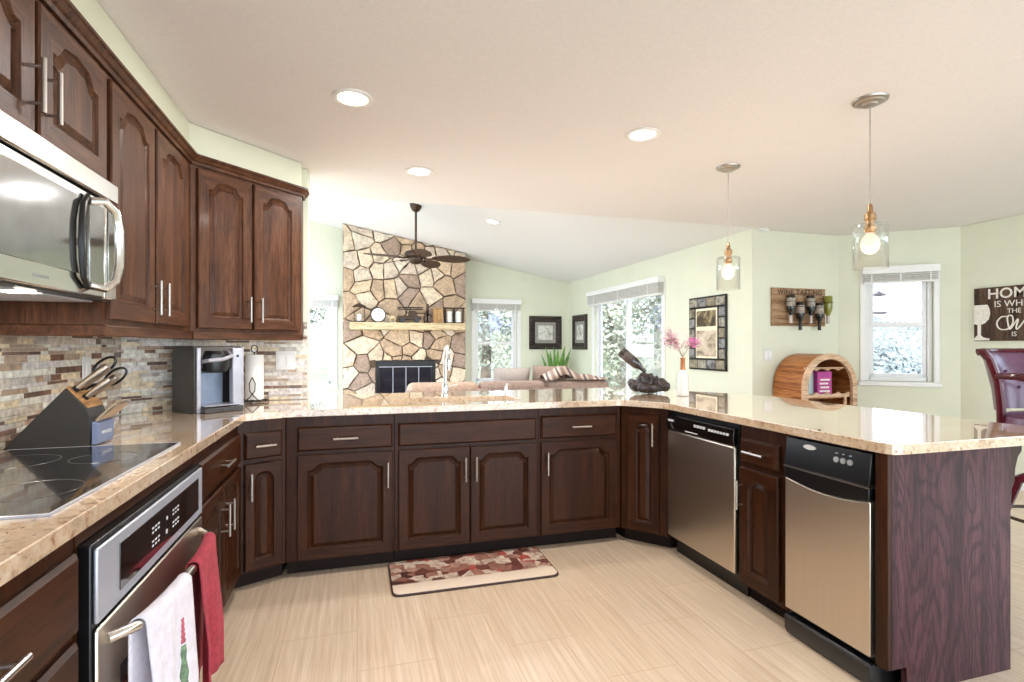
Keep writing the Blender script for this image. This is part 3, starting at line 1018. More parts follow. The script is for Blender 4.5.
# trash compactor
t = thing('trash_compactor', 'narrow stainless trash compactor with black top band at the peninsula end', 'trash compactor', (RX, 1.900, 0), RR)
W_ = 0.412
MB().box(0, W_, 0.0, 0.56, 0.085, 0.870).build('body', 'black', t, smooth=0)
fr = MB()
n = 14
top_c = [(0.006 + (W_ - 0.012) * k / n, 0.686 - 0.022 * math.sin(PI * k / n)) for k in range(n + 1)]
fr.prism([(0.006, 0.118), (W_ - 0.006, 0.118)] + top_c[::-1], -0.030, -0.0005, 'y')
fr.build('drawer_front', 'steel', t, bevel=0.003)
bn = MB()
n2 = [(0.006 + (W_ - 0.012) * k / n, 0.690 - 0.022 * math.sin(PI * k / n)) for k in range(n + 1)]
bn.prism(n2 + [(W_ - 0.006, 0.735), (0.006, 0.735)], -0.036, -0.0005, 'y')
bn.build('handle_band', 'black', t, bevel=0.003)
MB().box(0.006, W_ - 0.006, -0.040, -0.0005, 0.7355, 0.740).build('chrome_strip', 'nickel', t)
cp = MB().prism([(-0.0005, 0.742), (-0.036, 0.742), (-0.030, 0.80), (-0.022, 0.862), (-0.0005, 0.866)], 0.006, W_ - 0.006, 'x').build('control_panel', 'black', t, bevel=0.003)
el = MB()
el.prism([(0.135 + 0.030 * math.cos(2 * PI * k / 24), 0.838 + 0.010 * math.sin(2 * PI * k / 24)) for k in range(24)], -0.0315, -0.024, 'y')
el.build('badge', 'ink', cp)
el = MB()
for k in range(3):
    cx = 0.265 + k * 0.030
    el.prism([(cx + 0.011 * math.cos(2 * PI * j / 14), 0.815 + 0.011 * math.sin(2 * PI * j / 14)) for j in range(14)], -0.0345, -0.027, 'y')
    el.box(cx - 0.003, cx + 0.003, -0.0335, -0.024, 0.838, 0.842)
M['knob'] = plain('grey printed dial', (165, 165, 168), 0.4)
el.build('dial', 'knob', cp)
kb = MB()
kb.prism([(-0.004, 0.092), (-0.026, 0.092), (-0.034, 0.082), (-0.034, 0.03), (-0.02, 0.004), (0.30, 0.004), (0.30, 0.084), (-0.004, 0.084)], 0.004, W_ - 0.004, 'x')
kb.build('foot_bar', 'black', t, bevel=0.004)

# ------------------------------------------------------------------ tile backsplash
tcols = [(232, 222, 208), (208, 196, 180), (172, 148, 126), (134, 104, 88), (216, 210, 206), (194, 184, 174), (226, 204, 172), (112, 90, 78)]
tm = []
for k, c in enumerate(tcols):
    tm.append(plain('mosaic tile %s' % 'abcdefgh'[k], c, 0.12 if k % 2 else 0.35, var=0.16, scale=40))
M['grout'] = plain('grout', (205, 196, 182), 0.9)
def mosaic(name, p0, p1, z0, z1, seed, notch=None):
    rnd = random.Random(seed)
    d = Vector((p1[0] - p0[0], p1[1] - p0[1]))
    ln = d.length
    mb = MB()
    mb.box(0, ln, 0.0, 0.004, z0, z1, 0)
    z = z0 + 0.002
    while z < z1 - 0.008:
        h = rnd.choice((0.013, 0.019, 0.019, 0.026))
        h = min(h, z1 - z)
        u = -rnd.random() * 0.1
        while u < ln:
            wv = rnd.choice((0.05, 0.075, 0.10, 0.13, 0.15))
            a, b = max(u, 0.001), min(u + wv, ln - 0.001)
            if b - a > 0.006:
                mb.box(a + 0.001, b - 0.001, -0.0035 - rnd.random() * 0.0015, 0.0, z + 0.001, z + h - 0.001, 1 + rnd.choices(range(8), (5, 4, 3, 2, 4, 3, 3, 1.6))[0])
            u += wv
        z += h
    o = mb.build(name, ['grout'] + tm, loc=(p0[0], p0[1], 0), rot=math.atan2(d.y, d.x), smooth=0)
    o['kind'] = 'structure'
    return o
mosaic('wall_tiles_left', (-1.1445, -0.6), (-1.1445, 3.112), 0.9155, 1.40, 3)
mosaic('wall_tiles_corner', (-1.1445, 3.112), (-0.6105, 3.6445), 0.9155, 1.325, 4)
mosaic('wall_tiles_back', (-0.6095, 3.6445), (-0.3075, 3.6445), 0.9155, 1.325, 5)
mosaic('wall_tiles_end', (-0.332, 3.6435), (-0.3075, 3.6435), 1.3255, 1.41, 6)

def plate(name, label, loc, rot, wd, h, n, kind):
    t_ = thing(name, label, 'outlet' if kind == 'outlet' else 'light switch', (loc[0], loc[1], loc[2]), rot)
    MB().box(-wd / 2, wd / 2, -0.006, 0, -h / 2, h / 2).build('cover_plate', 'plate', t_, bevel=0.003)
    for k in range(n):
        cx = (k - (n - 1) / 2) * 0.046
        p_ = MB().box(cx - 0.017, cx + 0.017, -0.009, -0.0062, -0.034, 0.034).build('rocker' if kind != 'outlet' else 'receptacle', 'white', t_, bevel=0.002)
    return t_
plate('outlet', 'white electrical outlet on the tile wall above the knife block', (-1.1505 + 0.012, 2.745, 1.155), RL, 0.075, 0.12, 1, 'outlet')
plate('light_switch', 'double white switch plate on the tiles beside the paper towel roll', (-0.437, 3.6385, 1.165), 0, 0.115, 0.12, 2, 'switch')
plate('light_switch', 'white switch plate on the green wall beside the barrel wine rack', (3.90, YN - 0.001, 1.165), 0, 0.10, 0.115, 2, 'switch')

# ------------------------------------------------------------------ things on the counter
# knife block
kbm = plain('black block finish', (30, 27, 25), 0.55)
M['bluegrey'] = plain('blue grey panel', (98, 110, 140), 0.4)
M['blockwood'] = wood('block top wood', (120, 84, 50), (186, 140, 92), (206, 166, 118), 'y')
CT = 0.9146
t = thing('knife_block', 'angled black knife block on the counter behind the cooktop', 'knife block', (0, 0, 0))
MB().prism([(-1.13, CT), (-0.885, CT), (-0.882, 1.01), (-0.892, 1.042), (-0.955, 1.116)], 2.16, 2.285, 'y').build('body', kbm, t, bevel=0.003)
MB().prism([(-0.8805, CT + 0.004), (-0.862, CT + 0.004), (-0.858, 0.992), (-0.8805, 0.998)], 2.162, 2.283, 'y').build('front_panel', 'bluegrey', t, bevel=0.002)
nv = Vector((0.074, 0, 0.063)).normalized()
tv = Vector((0.063, 0, -0.074)).normalized()
MB().add([tuple(Vector((-0.9545, y, 1.1165)) + nv * k + tv * s) for k in (0.0005, 0.003) for y, s in ((2.164, 0.0), (2.281, 0.0), (2.281, 0.094), (2.164, 0.094))],
         [(0, 1, 2, 3), (4, 7, 6, 5), (0, 4, 5, 1), (1, 5, 6, 2), (2, 6, 7, 3), (3, 7, 4, 0)]).build('slot_plate', 'blockwood', t, smooth=0)
text('HENCKELS', 0.016, 'ink', 'marking', t, (-0.8585, 2.222, 0.955), (R(87), 0, PI / 2), 0.0006)
M['khandle'] = steel('knife handle steel', (196, 184, 170), 0.3, 'x')
def knife(y, s, ln, label, slot=True):
    """grip leaning out of the slanted slot face"""
    base = Vector((-0.9545, y, 1.1165)) + tv * s + nv * 0.0035
    k_ = thing('knife', label, 'knife', base, 0, 'knives in the block')
    a = nv
    mb = MB()
    side = Vector((0, 1, 0))
    upv = tv
    loops = []
    for q, wr, hr in ((0, 0.009, 0.007), (0.15, 0.010, 0.008), (0.5, 0.010, 0.010), (0.85, 0.010, 0.011), (1.0, 0.008, 0.009)):
        c_ = a * (ln * 0.86 * q)
        loops.append([tuple(c_ + side * wr * math.cos(2 * PI * i / 10) + upv * hr * 1.3 * math.sin(2 * PI * i / 10)) for i in range(10)])
    mb.loft(loops)
    mb.build('grip', 'khandle', k_)
    MB().tube([tuple(a * (ln * 0.02)), tuple(a * (ln * 0.10))], 0.0115, 10).build('bolster', 'black', k_)
for (y, s, ln, lb) in ((2.185, 0.018, 0.150, 'longest steel-handled knife at the top of the block nearest the cooktop'), (2.225, 0.014, 0.135, 'long steel-handled knife at the top of the block beside the scissors'),
                       (2.200, 0.055, 0.115, 'steel-handled knife in the middle of the block face'), (2.255, 0.050, 0.120, 'steel-handled knife in the block below the scissors loops')):
    knife(y, s, ln, lb)
for k in range(6):
    p_ = Vector((-0.871, 2.172 + k * 0.0205, 0.9985))
    dv = Vector((0.72, 0, 0.69)).normalized()
    kk = thing('steak_knife', ['steak knife nearest the cooktop in the small front row', 'second steak knife from the cooktop in the small front row', 'third steak knife from the cooktop in the small front row',
                               'third steak knife from the tile wall in the small front row', 'second steak knife from the tile wall in the small front row', 'steak knife at far end of the small front row'][k], 'knife', p_, 0, 'steak knives in the block')
    MB().tube([tuple(dv * q_) for q_ in (0, 0.02, 0.06, 0.085)], [0.005, 0.007, 0.0075, 0.006], 8).build('grip', 'khandle', kk)
t = thing('scissors', 'kitchen scissors with black loop handles standing in the knife block', 'scissors', Vector((-0.9545, 2.262, 1.1165)) + tv * 0.02 + nv * 0.0035)
for sgn, nm in ((-1, 'loop_handle'), (1, 'loop_handle')):
    pts = []
    cen = nv * 0.098 + tv * (0.026 * sgn)
    for k in range(20):
        a_ = 2 * PI * k / 20
        pts.append(tuple(cen + nv * 0.042 * math.cos(a_) + tv * 0.021 * math.sin(a_)))
    mb = MB().tube(pts, 0.0045, 8, closed=True)
    mb.tube([tuple(nv * 0.002), tuple(nv * 0.03 + tv * 0.006 * sgn), tuple(cen - nv * 0.042)], 0.005, 8)
    mb.build(nm, 'black', t)

# coffee maker
M['cmdark'] = plain('dark brown plastic', (44, 38, 34), 0.35)
M['cmsilver'] = plain('silver plastic', (176, 176, 184), 0.3, metal=0.35)
M['cmgrey'] = plain('blue grey plastic', (140, 152, 172), 0.35, metal=0.2)
t = thing('coffee_maker', 'silver and black single-cup coffee maker in the tiled corner', 'coffee maker', (-0.782, 3.006, CT), R(40))
CW, CD, CH = 0.262, 0.25, 0.345
MB().prism([(0.02, 0.0), (CD, 0.0), (CD, CH - 0.03), (CD - 0.03, CH), (0.05, CH), (0.02, CH - 0.01)], 0.0, 0.012, 'x').build('side_panel', 'cmdark', t, bevel=0.004)
MB().prism([(0.02, 0.0), (CD, 0.0), (CD, CH - 0.03), (CD - 0.03, CH), (0.05, CH), (0.02, CH - 0.01)], CW - 0.012, CW, 'x').build('side_panel', 'cmsilver', t, bevel=0.004)
MB().prism([(0.12, 0.0), (CD - 0.003, 0.0), (CD - 0.003, CH - 0.03), (CD - 0.03, CH - 0.002), (0.055, CH - 0.002), (0.025, CH - 0.05), (0.03, 0.225), (0.12, 0.215)], 0.013, CW - 0.013, 'x').build('body', 'cmdark', t, bevel=0.004)
MB().box(0.013, 0.034, 0.012, 0.03, 0.0, CH - 0.012).build('front_post', 'cmsilver', t, bevel=0.004)
MB().box(CW - 0.066, CW - 0.013, 0.012, 0.05, 0.0, CH - 0.012).build('front_post', 'cmsilver', t, bevel=0.006)
MB().box(0.035, CW - 0.067, 0.112, 0.1195, 0.03, 0.21).build('back_plate', 'cmgrey', t, bevel=0.002)
MB().prism([(-0.03, 0.0), (0.118, 0.0), (0.118, 0.032), (-0.03, 0.026)], 0.030, CW - 0.03, 'x').build('drip_tray', 'cmdark', t, bevel=0.004)
MB().box(0.038, CW - 0.038, -0.022, 0.110, 0.0325, 0.0355).build('drip_grate', 'cmsilver', t, bevel=0.001)
hd = MB().lathe([(0.050, 0.205), (0.062, 0.215), (0.070, 0.262), (0.066, 0.30), (0.050, 0.318)], 24, (0.115, 0.040, 0))
hd.build('brew_head', 'black', t)
MB().tube([(0.050, 0.03, 0.262), (0.058, -0.022, 0.270), (0.115, -0.044, 0.275), (0.172, -0.022, 0.292), (0.182, 0.03, 0.310)], 0.010, 10).build('lid_handle', 'cmsilver', t)
MB().tube([(CW - 0.04, 0.0118, 0.29), (CW - 0.04, 0.009, 0.29)], 0.007, 14).build('button', 'black', t)

# paper towel holder
M['iron'] = plain('black wire', (24, 22, 22), 0.4, metal=0.6)
M['paper'] = plain('paper towel', (240, 238, 232), 0.95, var=0.02, scale=80, bmp=0.3)
px_, py_ = -0.600, 3.530
t = thing('paper_towel_holder', 'black scrolled wire paper towel stand beside the coffee maker', 'paper towel holder', (px_, py_, CT))
b_ = MB()
b_.tube([(0.075 * math.cos(2 * PI * k / 28), 0.075 * math.sin(2 * PI * k / 28), 0.012) for k in range(28)], 0.003, 6, closed=True)
for k in range(3):
    a_ = 2 * PI * k / 3 + 0.5
    b_.tube([(0, 0, 0.012), (0.075 * math.cos(a_), 0.075 * math.sin(a_), 0.012), (0.085 * math.cos(a_), 0.085 * math.sin(a_), 0.004)], 0.003, 6)
b_.build('base', 'iron', t)
MB().tube([(0, 0, 0.012), (0, 0, 0.305)], 0.004, 8).build('post', 'iron', t)
MB().tube([(0.018 * math.sin(2 * PI * k / 20), 0, 0.325 + 0.022 * -math.cos(2 * PI * k / 20)) for k in range(20)], 0.003, 6, closed=True).build('finial', 'iron', t)
sc_ = MB()
for sg in (-1, 1):
    sc_.tube([(0.04 * sg, -0.068, 0.012), (0.012 * sg, -0.069, 0.04), (-0.014 * sg, -0.070, 0.075), (-0.016 * sg, -0.070, 0.12), (0.0, -0.070, 0.155)], 0.003, 6)
sc_.build('scroll', 'iron', t)
pr_ = MB().lathe([(0.02, 0.02), (0.050, 0.02), (0.052, 0.024), (0.052, 0.285), (0.050, 0.289), (0.02, 0.289)], 32, (0, 0, 0), cap=False)
o = pr_.build('paper_towel_roll', 'paper', loc=(px_, py_, CT), solid=0.001)
tag(o, 'white paper towel roll on the black wire stand', 'paper towels')

# carved wine bottle holder
M['carved'] = plain('dark carved finish', (40, 32, 30), 0.35, var=0.5, scale=30, bmp=0.4)
M['bottle_dark'] = plain('dark bottle', (44, 36, 35), 0.12, coat=0.6)
sc = Vector((2.02, 3.40, CT))
ax = Vector((math.cos(TH), -math.sin(TH), 0))     # across the view, level
mb = MB()
def bl(u, v, z, r):
    c_ = ax * u + Vector((ax.y * -1, ax.x, 0)) * v
    mb.ball((c_.x, c_.y, z), r, 14, 9)
for (u, v, z, r) in ((0.0, 0, 0.045, (0.115, 0.08, 0.045)), (-0.085, 0.0, 0.055, (0.055, 0.05, 0.045)), (-0.128, 0.0, 0.075, (0.022, 0.03, 0.035)), (-0.055, -0.03, 0.095, (0.038, 0.035, 0.05)),
                     (-0.02, 0.03, 0.10, (0.04, 0.035, 0.05)), (0.005, -0.035, 0.105, (0.028, 0.03, 0.048)), (0.085, 0.0, 0.062, (0.058, 0.055, 0.050)), (0.052, -0.02, 0.105, (0.018, 0.015, 0.028)),
                     (0.115, -0.03, 0.05, (0.036, 0.03, 0.036)), (-0.05, -0.06, 0.045, (0.05, 0.03, 0.036)), (0.03, -0.06, 0.04, (0.05, 0.03, 0.034)), (-0.035, 0.0, 0.135, (0.032, 0.032, 0.016))):
    bl(u, v, z, r)
o = mb.build('bottle_holder', 'carved', loc=sc)
md = o.modifiers.new('merge', 'REMESH'); md.mode = 'VOXEL'; md.voxel_size = 0.006; md.use_smooth_shade = True
tx = bpy.data.textures.new('carve', 'CLOUDS'); tx.noise_scale = 0.03
md = o.modifiers.new('carve', 'DISPLACE'); md.texture = tx; md.strength = 0.012; md.mid_level = 0.6
tag(o, 'dark carved wine bottle holder sculpture on the counter bend', 'sculpture')
t = thing('wine_bottle', 'dark wine bottle tilted up in the carved holder', 'bottle', sc + ax * -0.202 + Vector((0, 0, 0.307)))
dirv = (ax * 0.74 + Vector((0, 0, -0.62))).normalized()
prof = [(0.0, 0.0), (0.033, 0.0), (0.037, 0.006), (0.037, 0.13), (0.034, 0.15), (0.020, 0.185), (0.015, 0.20), (0.014, 0.235)]
a1 = dirv.cross(Vector((0, 1, 0))).normalized(); a2 = a1.cross(dirv)
MB().loft([[tuple(dirv * h + (a1 * math.cos(2 * PI * k / 20) + a2 * math.sin(2 * PI * k / 20)) * max(r_, 0.001)) for k in range(20)] for r_, h in prof]).build('glass_body', 'bottle_dark', t)
M['label_paper'] = plain('bottle label', (84, 72, 68), 0.6)
MB().loft([[tuple(dirv * h + (a1 * math.cos(2 * PI * k / 20) + a2 * math.sin(2 * PI * k / 20)) * 0.0376) for k in range(20)] for h in (0.03, 0.105)], False, False).build('paper_label', 'label_paper', t, solid=0.0004)

# vase and blossom
M['vase'] = plain('white ceramic', (208, 205, 200), 0.25, var=0.02)
M['copper'] = plain('copper band', (176, 118, 78), 0.3, metal=0.7)
vl = (2.145, 3.165, CT)
t = thing('vase', 'white bottle vase with copper neck on the counter', 'vase', vl)
MB().lathe([(0.036, 0), (0.041, 0.006), (0.041, 0.115), (0.037, 0.14), (0.022, 0.168), (0.016, 0.178)], 24).build('body', 'vase', t)
MB().lathe([(0.0165, 0.178), (0.0165, 0.182), (0.015, 0.25), (0.017, 0.254), (0.017, 0.262), (0.012, 0.262)], 20).build('neck', 'copper', t)
M['stem'] = plain('dry stem', (150, 128, 110), 0.8)
M['pink'] = plain('pale pink petal', (196, 152, 168), 0.8, var=0.15)
M['pink2'] = plain('bright pink petal', (204, 116, 174), 0.8, var=0.15)
rnd = random.Random(11)
t = thing('flower_spray', 'dried pink blossom sprays standing in the white vase', 'flowers', (vl[0], vl[1], CT + 0.255))
st_ = MB(); fl1 = MB(); fl2 = MB()
def sprig(tip, mb_, n, spread):
    tip = Vector(tip)
    st_.tube([(0, 0, 0.009), tuple(tip * 0.45 + Vector((0, 0, 0.02))), tuple(tip)], [0.0016, 0.0013, 0.0008], 5)
    for k in range(n):
        p_ = tip + Vector((rnd.gauss(0, spread), rnd.gauss(0, spread), rnd.gauss(0, spread)))
        st_.tube([tuple(tip * 0.72), tuple(p_)], 0.0005, 4, cap=False)
        for j in range(4):
            q_ = p_ + Vector((rnd.gauss(0, 0.006), rnd.gauss(0, 0.006), rnd.gauss(0, 0.006)))
            a_ = Vector((rnd.gauss(0, 1), rnd.gauss(0, 1), rnd.gauss(0, 1))).normalized() * 0.005
            b2 = a_.orthogonal().normalized() * 0.005
            mb_.add([tuple(q_ - a_), tuple(q_ + b2), tuple(q_ + a_), tuple(q_ - b2)], [(0, 1, 2, 3)])
for tp in ((-0.10, 0.02, 0.17), (-0.075, 0.0, 0.14), (-0.12, 0.0, 0.13), (-0.055, 0.03, 0.13), (-0.08, -0.02, 0.10)):
    sprig(tp, fl1, 26, 0.020)
for tp in ((0.03, 0.0, 0.10), (0.0, 0.02, 0.10)):
    sprig(tp, fl1, 12, 0.022)
for tp in ((0.085, 0.0, 0.125), (0.095, 0.01, 0.10)):
    sprig(tp, fl2, 34, 0.015)
st_.build('stems', 'stem', t)
fl1.build('pale_blossom', 'pink', t, smooth=0, solid=0.0006)
fl2.build('bright_blossom', 'pink2', t, smooth=0, solid=0.0006)

# floor mat
def mat_material():
    m, nt, b = base_mat('printed mat')
    setp(b, 0.5)
    v = coords(nt)
    vo = nt.nodes.new('ShaderNodeTexVoronoi'); vo.distance = 'CHEBYCHEV'; vo.inputs['Scale'].default_value = 17
    nt.links.new(v, vo.inputs['Vector'])
    sp = nt.nodes.new('ShaderNodeSeparateColor')
    nt.links.new(vo.outputs['Color'], sp.inputs[0])
    c1 = ramp(nt, sp.outputs[0], [(0.0, (120, 70, 60)), (0.14, (168, 120, 104)), (0.36, (230, 212, 192)), (0.55, (190, 150, 134)), (0.72, (190, 92, 82)), (0.78, (222, 200, 180)), (0.93, (92, 56, 50))])
    for e in c1.node.color_ramp.elements: pass
    c1.node.color_ramp.interpolation = 'CONSTANT'
    n1 = noise(nt, v, 40, 4, 0.6)
    col = mixc(nt, c1, ramp(nt, n1, [(0.35, (120, 90, 80)), (0.6, (255, 250, 245))]), 0.55, 'MULTIPLY')
    sxy = nt.nodes.new('ShaderNodeSeparateXYZ')
    nt.links.new(v, sxy.inputs[0])
    edge = ramp(nt, math_n(nt, 'ADD', math_n(nt, 'MULTIPLY', sxy.outputs['Y'], 8.0), 1.35), [(0.0, (255, 255, 255)), (0.5, (255, 255, 255)), (0.62, (0, 0, 0))])
    col = mixc(nt, col, (226, 206, 184), edge)
    nt.links.new(col, b.inputs['Base Color'])
    return m
M['matprint'] = mat_material()
M['matedge'] = plain('mat edge', (60, 38, 34), 0.6)
t = thing('kitchen_mat', 'cushioned kitchen mat with wine print on the floor before the sink', 'mat', (0.617, 2.915, 0.001))
mp = rounded([(-0.45, -0.215), (0.45, -0.215), (0.45, 0.215), (-0.45, 0.215)], 0.05, 6)
MB().prism(mp, 0.0, 0.010).build('pad', 'matedge', t, bevel=0.003)
mp2 = rounded([(-0.442, -0.207), (0.442, -0.207), (0.442, 0.207), (-0.442, 0.207)], 0.046, 6)
MB().prism(mp2, 0.0102, 0.0125).build('printed_top', 'matprint', t, smooth=0)

# ------------------------------------------------------------------ lamps
def downlight(x, y, z, tilt, label, power):
    t_ = thing('recessed_light', label, 'ceiling light', (x, y, z - 0.0005), 0, 'recessed ceiling lights')
    t_.rotation_euler = (0, tilt, 0)
    MB().lathe([(0.068, -0.001), (0.092, -0.001), (0.094, -0.006), (0.088, -0.009), (0.070, -0.007), (0.066, -0.003)], 32, cap=False).build('trim_ring', 'white', t_, solid=0.001)
    MB().lathe([(0.0655, -0.003), (0.05, -0.0055), (0.001, -0.006)], 28).build('lens', 'lens', t_)
    ld = bpy.data.lights.new('downlight', 'AREA'); ld.shape = 'DISK'; ld.size = 0.12; ld.energy = power; ld.color = (1.0, 0.97, 0.95)
    lo = bpy.data.objects.new('downlight', ld); C.objects.link(lo); lo.parent = t_; lo.location = (0, 0, -0.012)
PW = 14
downlight(-0.02, 2.55, CZ, 0, 'recessed ceiling light nearest the upper cabinets', PW)
downlight(1.48, 2.55, CZ, 0, 'recessed ceiling light above the aisle before the dishwasher', PW)
downlight(0.39, 3.50, CZ, 0, 'recessed ceiling light above the sink bar counter', PW)
downlight(0.1, 5.1, VZ(0.1), math.atan(0.19), 'unseen recessed fill light added in the sloped ceiling nearest the kitchen ceiling edge, on the chimney side', 16)  # hidden from view, added to brighten the living room
downlight(1.7, 5.1, VZ(1.7), math.atan(0.19), 'unseen recessed fill light added in the sloped ceiling nearest the kitchen ceiling edge, over the sofa', 16)  # second added fill lamp, also out of view
vx, vy = 1.62, 6.4
downlight(vx, vy, VZ(vx), math.atan(0.19), 'recessed light in the sloped living room ceiling beside the fan', PW)

def pendant(x, y, label):
    t_ = thing('pendant_light', label, 'pendant light', (x, y, CZ - 0.0005), 0, 'pendants over the peninsula')
    MB().lathe([(0.001, -0.03), (0.03, -0.028), (0.036, -0.02), (0.055, -0.016), (0.060, -0.010), (0.072, -0.008), (0.075, 0.0)][::-1], 28).build('canopy', 'nickel', t_)
    MB().tube([(0, 0, -0.028), (0, 0, -0.50)], 0.0028, 6).build('cord', 'cordm', t_)
    MB().lathe([(0.008, -0.485), (0.012, -0.50), (0.012, -0.52), (0.024, -0.532), (0.024, -0.555), (0.019, -0.560), (0.019, -0.585), (0.024, -0.590), (0.024, -0.605), (0.014, -0.62)], 18).build('socket', 'brass', t_)
    MB().lathe([(0.026, -0.577), (0.066, -0.579), (0.070, -0.586), (0.070, -0.785)], 32, cap=False).build('glass_shade', 'shade', t_, solid=0.003)
    MB().lathe([(0.013, -0.60), (0.015, -0.622), (0.034, -0.648), (0.039, -0.672), (0.034, -0.696), (0.018, -0.712), (0.002, -0.715)], 20).build('bulb', 'bulb', t_)
    ld = bpy.data.lights.new('bulb_light', 'POINT'); ld.energy = 6; ld.shadow_soft_size = 0.04; ld.color = (1.0, 0.80, 0.58)
    lo = bpy.data.objects.new('bulb_light', ld); C.objects.link(lo); lo.parent = t_; lo.location = (0, 0, -0.74)
M['cordm'] = plain('pale cord', (170, 160, 150), 0.6)
pendant(2.28, 2.87, 'clear glass pendant light hanging over the counter nearer the vase')
pendant(2.29, 1.90, 'clear glass pendant light hanging over the counter nearer the bay window')

# ceiling fan
fx_, fy_ = 0.69, 6.57
t = thing('ceiling_fan', 'bronze ceiling fan with leaf-shaped blades on a long downrod', 'ceiling fan', (fx_, fy_, 0))
MB().lathe([(0.075, VZ(fx_) + 0.012), (0.072, VZ(fx_) - 0.02), (0.045, VZ(fx_) - 0.07), (0.018, VZ(fx_) - 0.085)], 20).build('canopy', 'bronze', t)
MB().tube([(0, 0, VZ(fx_) - 0.06), (0, 0, 2.42)], 0.014, 10).build('downrod', 'bronze', t)
MB().lathe([(0.02, 2.44), (0.05, 2.43), (0.13, 2.405), (0.145, 2.375), (0.13, 2.345), (0.09, 2.33), (0.085, 2.29), (0.06, 2.265), (0.02, 2.255)], 24).build('motor_housing', 'bronze', t)
for k in range(5):
    a_ = 2 * PI * k / 5 + R(-14)
    ca, sa = math.cos(a_), math.sin(a_)
    bm_ = MB(); up_, dn_ = [], []
    n = 12
    for i in range(n + 1):
        s = i / n
        wv = 0.105 * (math.sin(PI * min(1, s * 0.97 + 0.03)) ** 0.6) * (0.75 + 0.25 * s) + 0.006
        r_ = 0.20 + 0.47 * s
        up_.append((r_, wv)); dn_.append((r_, -wv))
    out = up_ + dn_[::-1]
    tl = math.tan(R(-15))
    P3 = lambda r_, q_, dz: (ca * r_ - sa * q_, sa * r_ + ca * q_, 2.325 + q_ * tl + dz - 0.03 * (r_ - 0.2))
    bm_.loft([[P3(r_, q_, 0) for r_, q_ in out], [P3(r_, q_, 0.008) for r_, q_ in out]])
    bl_ = bm_.build('blade', 'blade', t, smooth=0)
    MB().tube([(ca * 0.09, sa * 0.09, 2.335), (ca * 0.16, sa * 0.16, 2.318), (ca * 0.26, sa * 0.26, 2.325)], [0.012, 0.01, 0.016], 8).build('blade_arm', 'bronze', bl_)

# ------------------------------------------------------------------ stone chimney
CX0, CX1, CY = -0.215, 1.715, 8.62
ctop = lambda x: VZ(x) - 0.006
t = thing('stone_fireplace', 'floor to ceiling flagstone chimney with a black firebox in the living room', 'fireplace', (0, 0, 0))
fb = (0.28, 1.215, 0.28, 1.02)
M['mortar'] = plain('dark mortar', (92, 76, 62), 0.95)
bk = MB()
for (a, b, z0, tp) in ((CX0, fb[0], 0.0, True), (fb[1], CX1, 0.0, True)):
    bk.add([(x, y, z) for x in (a, b) for y in (CY, YF - 0.002) for z in (z0, ctop(x))], [(0, 1, 5, 4), (2, 6, 7, 3), (1, 3, 7, 5), (0, 4, 6, 2), (0, 2, 3, 1), (4, 5, 7, 6)])
a, b = fb[0], fb[1]
bk.add([(x, y, z) for x in (a, b) for y in (CY, YF - 0.002) for z in (fb[3], ctop(x))], [(0, 1, 5, 4), (2, 6, 7, 3), (1, 3, 7, 5), (0, 4, 6, 2), (0, 2, 3, 1), (4, 5, 7, 6)])
bk.box(a, b, CY, YF - 0.002, 0.0, fb[2])
bk.box(a, b, CY + 0.3, YF - 0.002, fb[2], fb[3])
bk.build('chimney_core', 'mortar', t, smooth=0)
rnd = random.Random(21)
seeds = []
tries = 0
while len(seeds) < 104 and tries < 9000:
    tries += 1
    p_ = (rnd.uniform(CX0, CX1), rnd.uniform(0.0, 3.15))
    dmin = rnd.choice((0.12, 0.17, 0.24))
    if all(math.hypot((p_[0] - s[0]), (p_[1] - s[1]) * 0.95) > dmin for s in seeds):
        seeds.append(p_)
def clip(poly, nx, ny, c):
    out = []
    for i in range(len(poly)):
        a_, b_ = poly[i], poly[(i + 1) % len(poly)]
        da, db = a_[0] * nx + a_[1] * ny - c, b_[0] * nx + b_[1] * ny - c
        if da <= 0: out.append(a_)
        if (da < 0 < db) or (db < 0 < da):
            s = da / (da - db)
            out.append((a_[0] + (b_[0] - a_[0]) * s, a_[1] + (b_[1] - a_[1]) * s))
    return out
scol = [(226, 200, 168), (240, 220, 192), (206, 178, 148), (224, 206, 186), (180, 156, 138), (240, 226, 206)]
sm = []
for k, c in enumerate(scol):
    m, nt_, b_ = base_mat('flagstone %s' % 'abcdef'[k])
    setp(b_, 0.9)
    v_ = coords(nt_)
    f_ = noise(nt_, v_, 7, 6, 0.65, 0.8)
    g_ = noise(nt_, v_, 30, 4, 0.6)
    cc = ramp(nt_, f_, [(0.25, tuple(q * 0.72 for q in c)), (0.45, tuple(q * 0.93 for q in c)), (0.7, tuple(min(255, q * 1.07) for q in c))])
    cc = mixc(nt_, cc, ramp(nt_, g_, [(0.3, (190, 180, 175)), (0.6, (255, 255, 255))]), 0.7, 'MULTIPLY')
    nt_.links.new(cc, b_.inputs['Base Color'])
    bump(nt_, b_, f_, 0.5, 0.03)
    sm.append(m)
stn = MB()
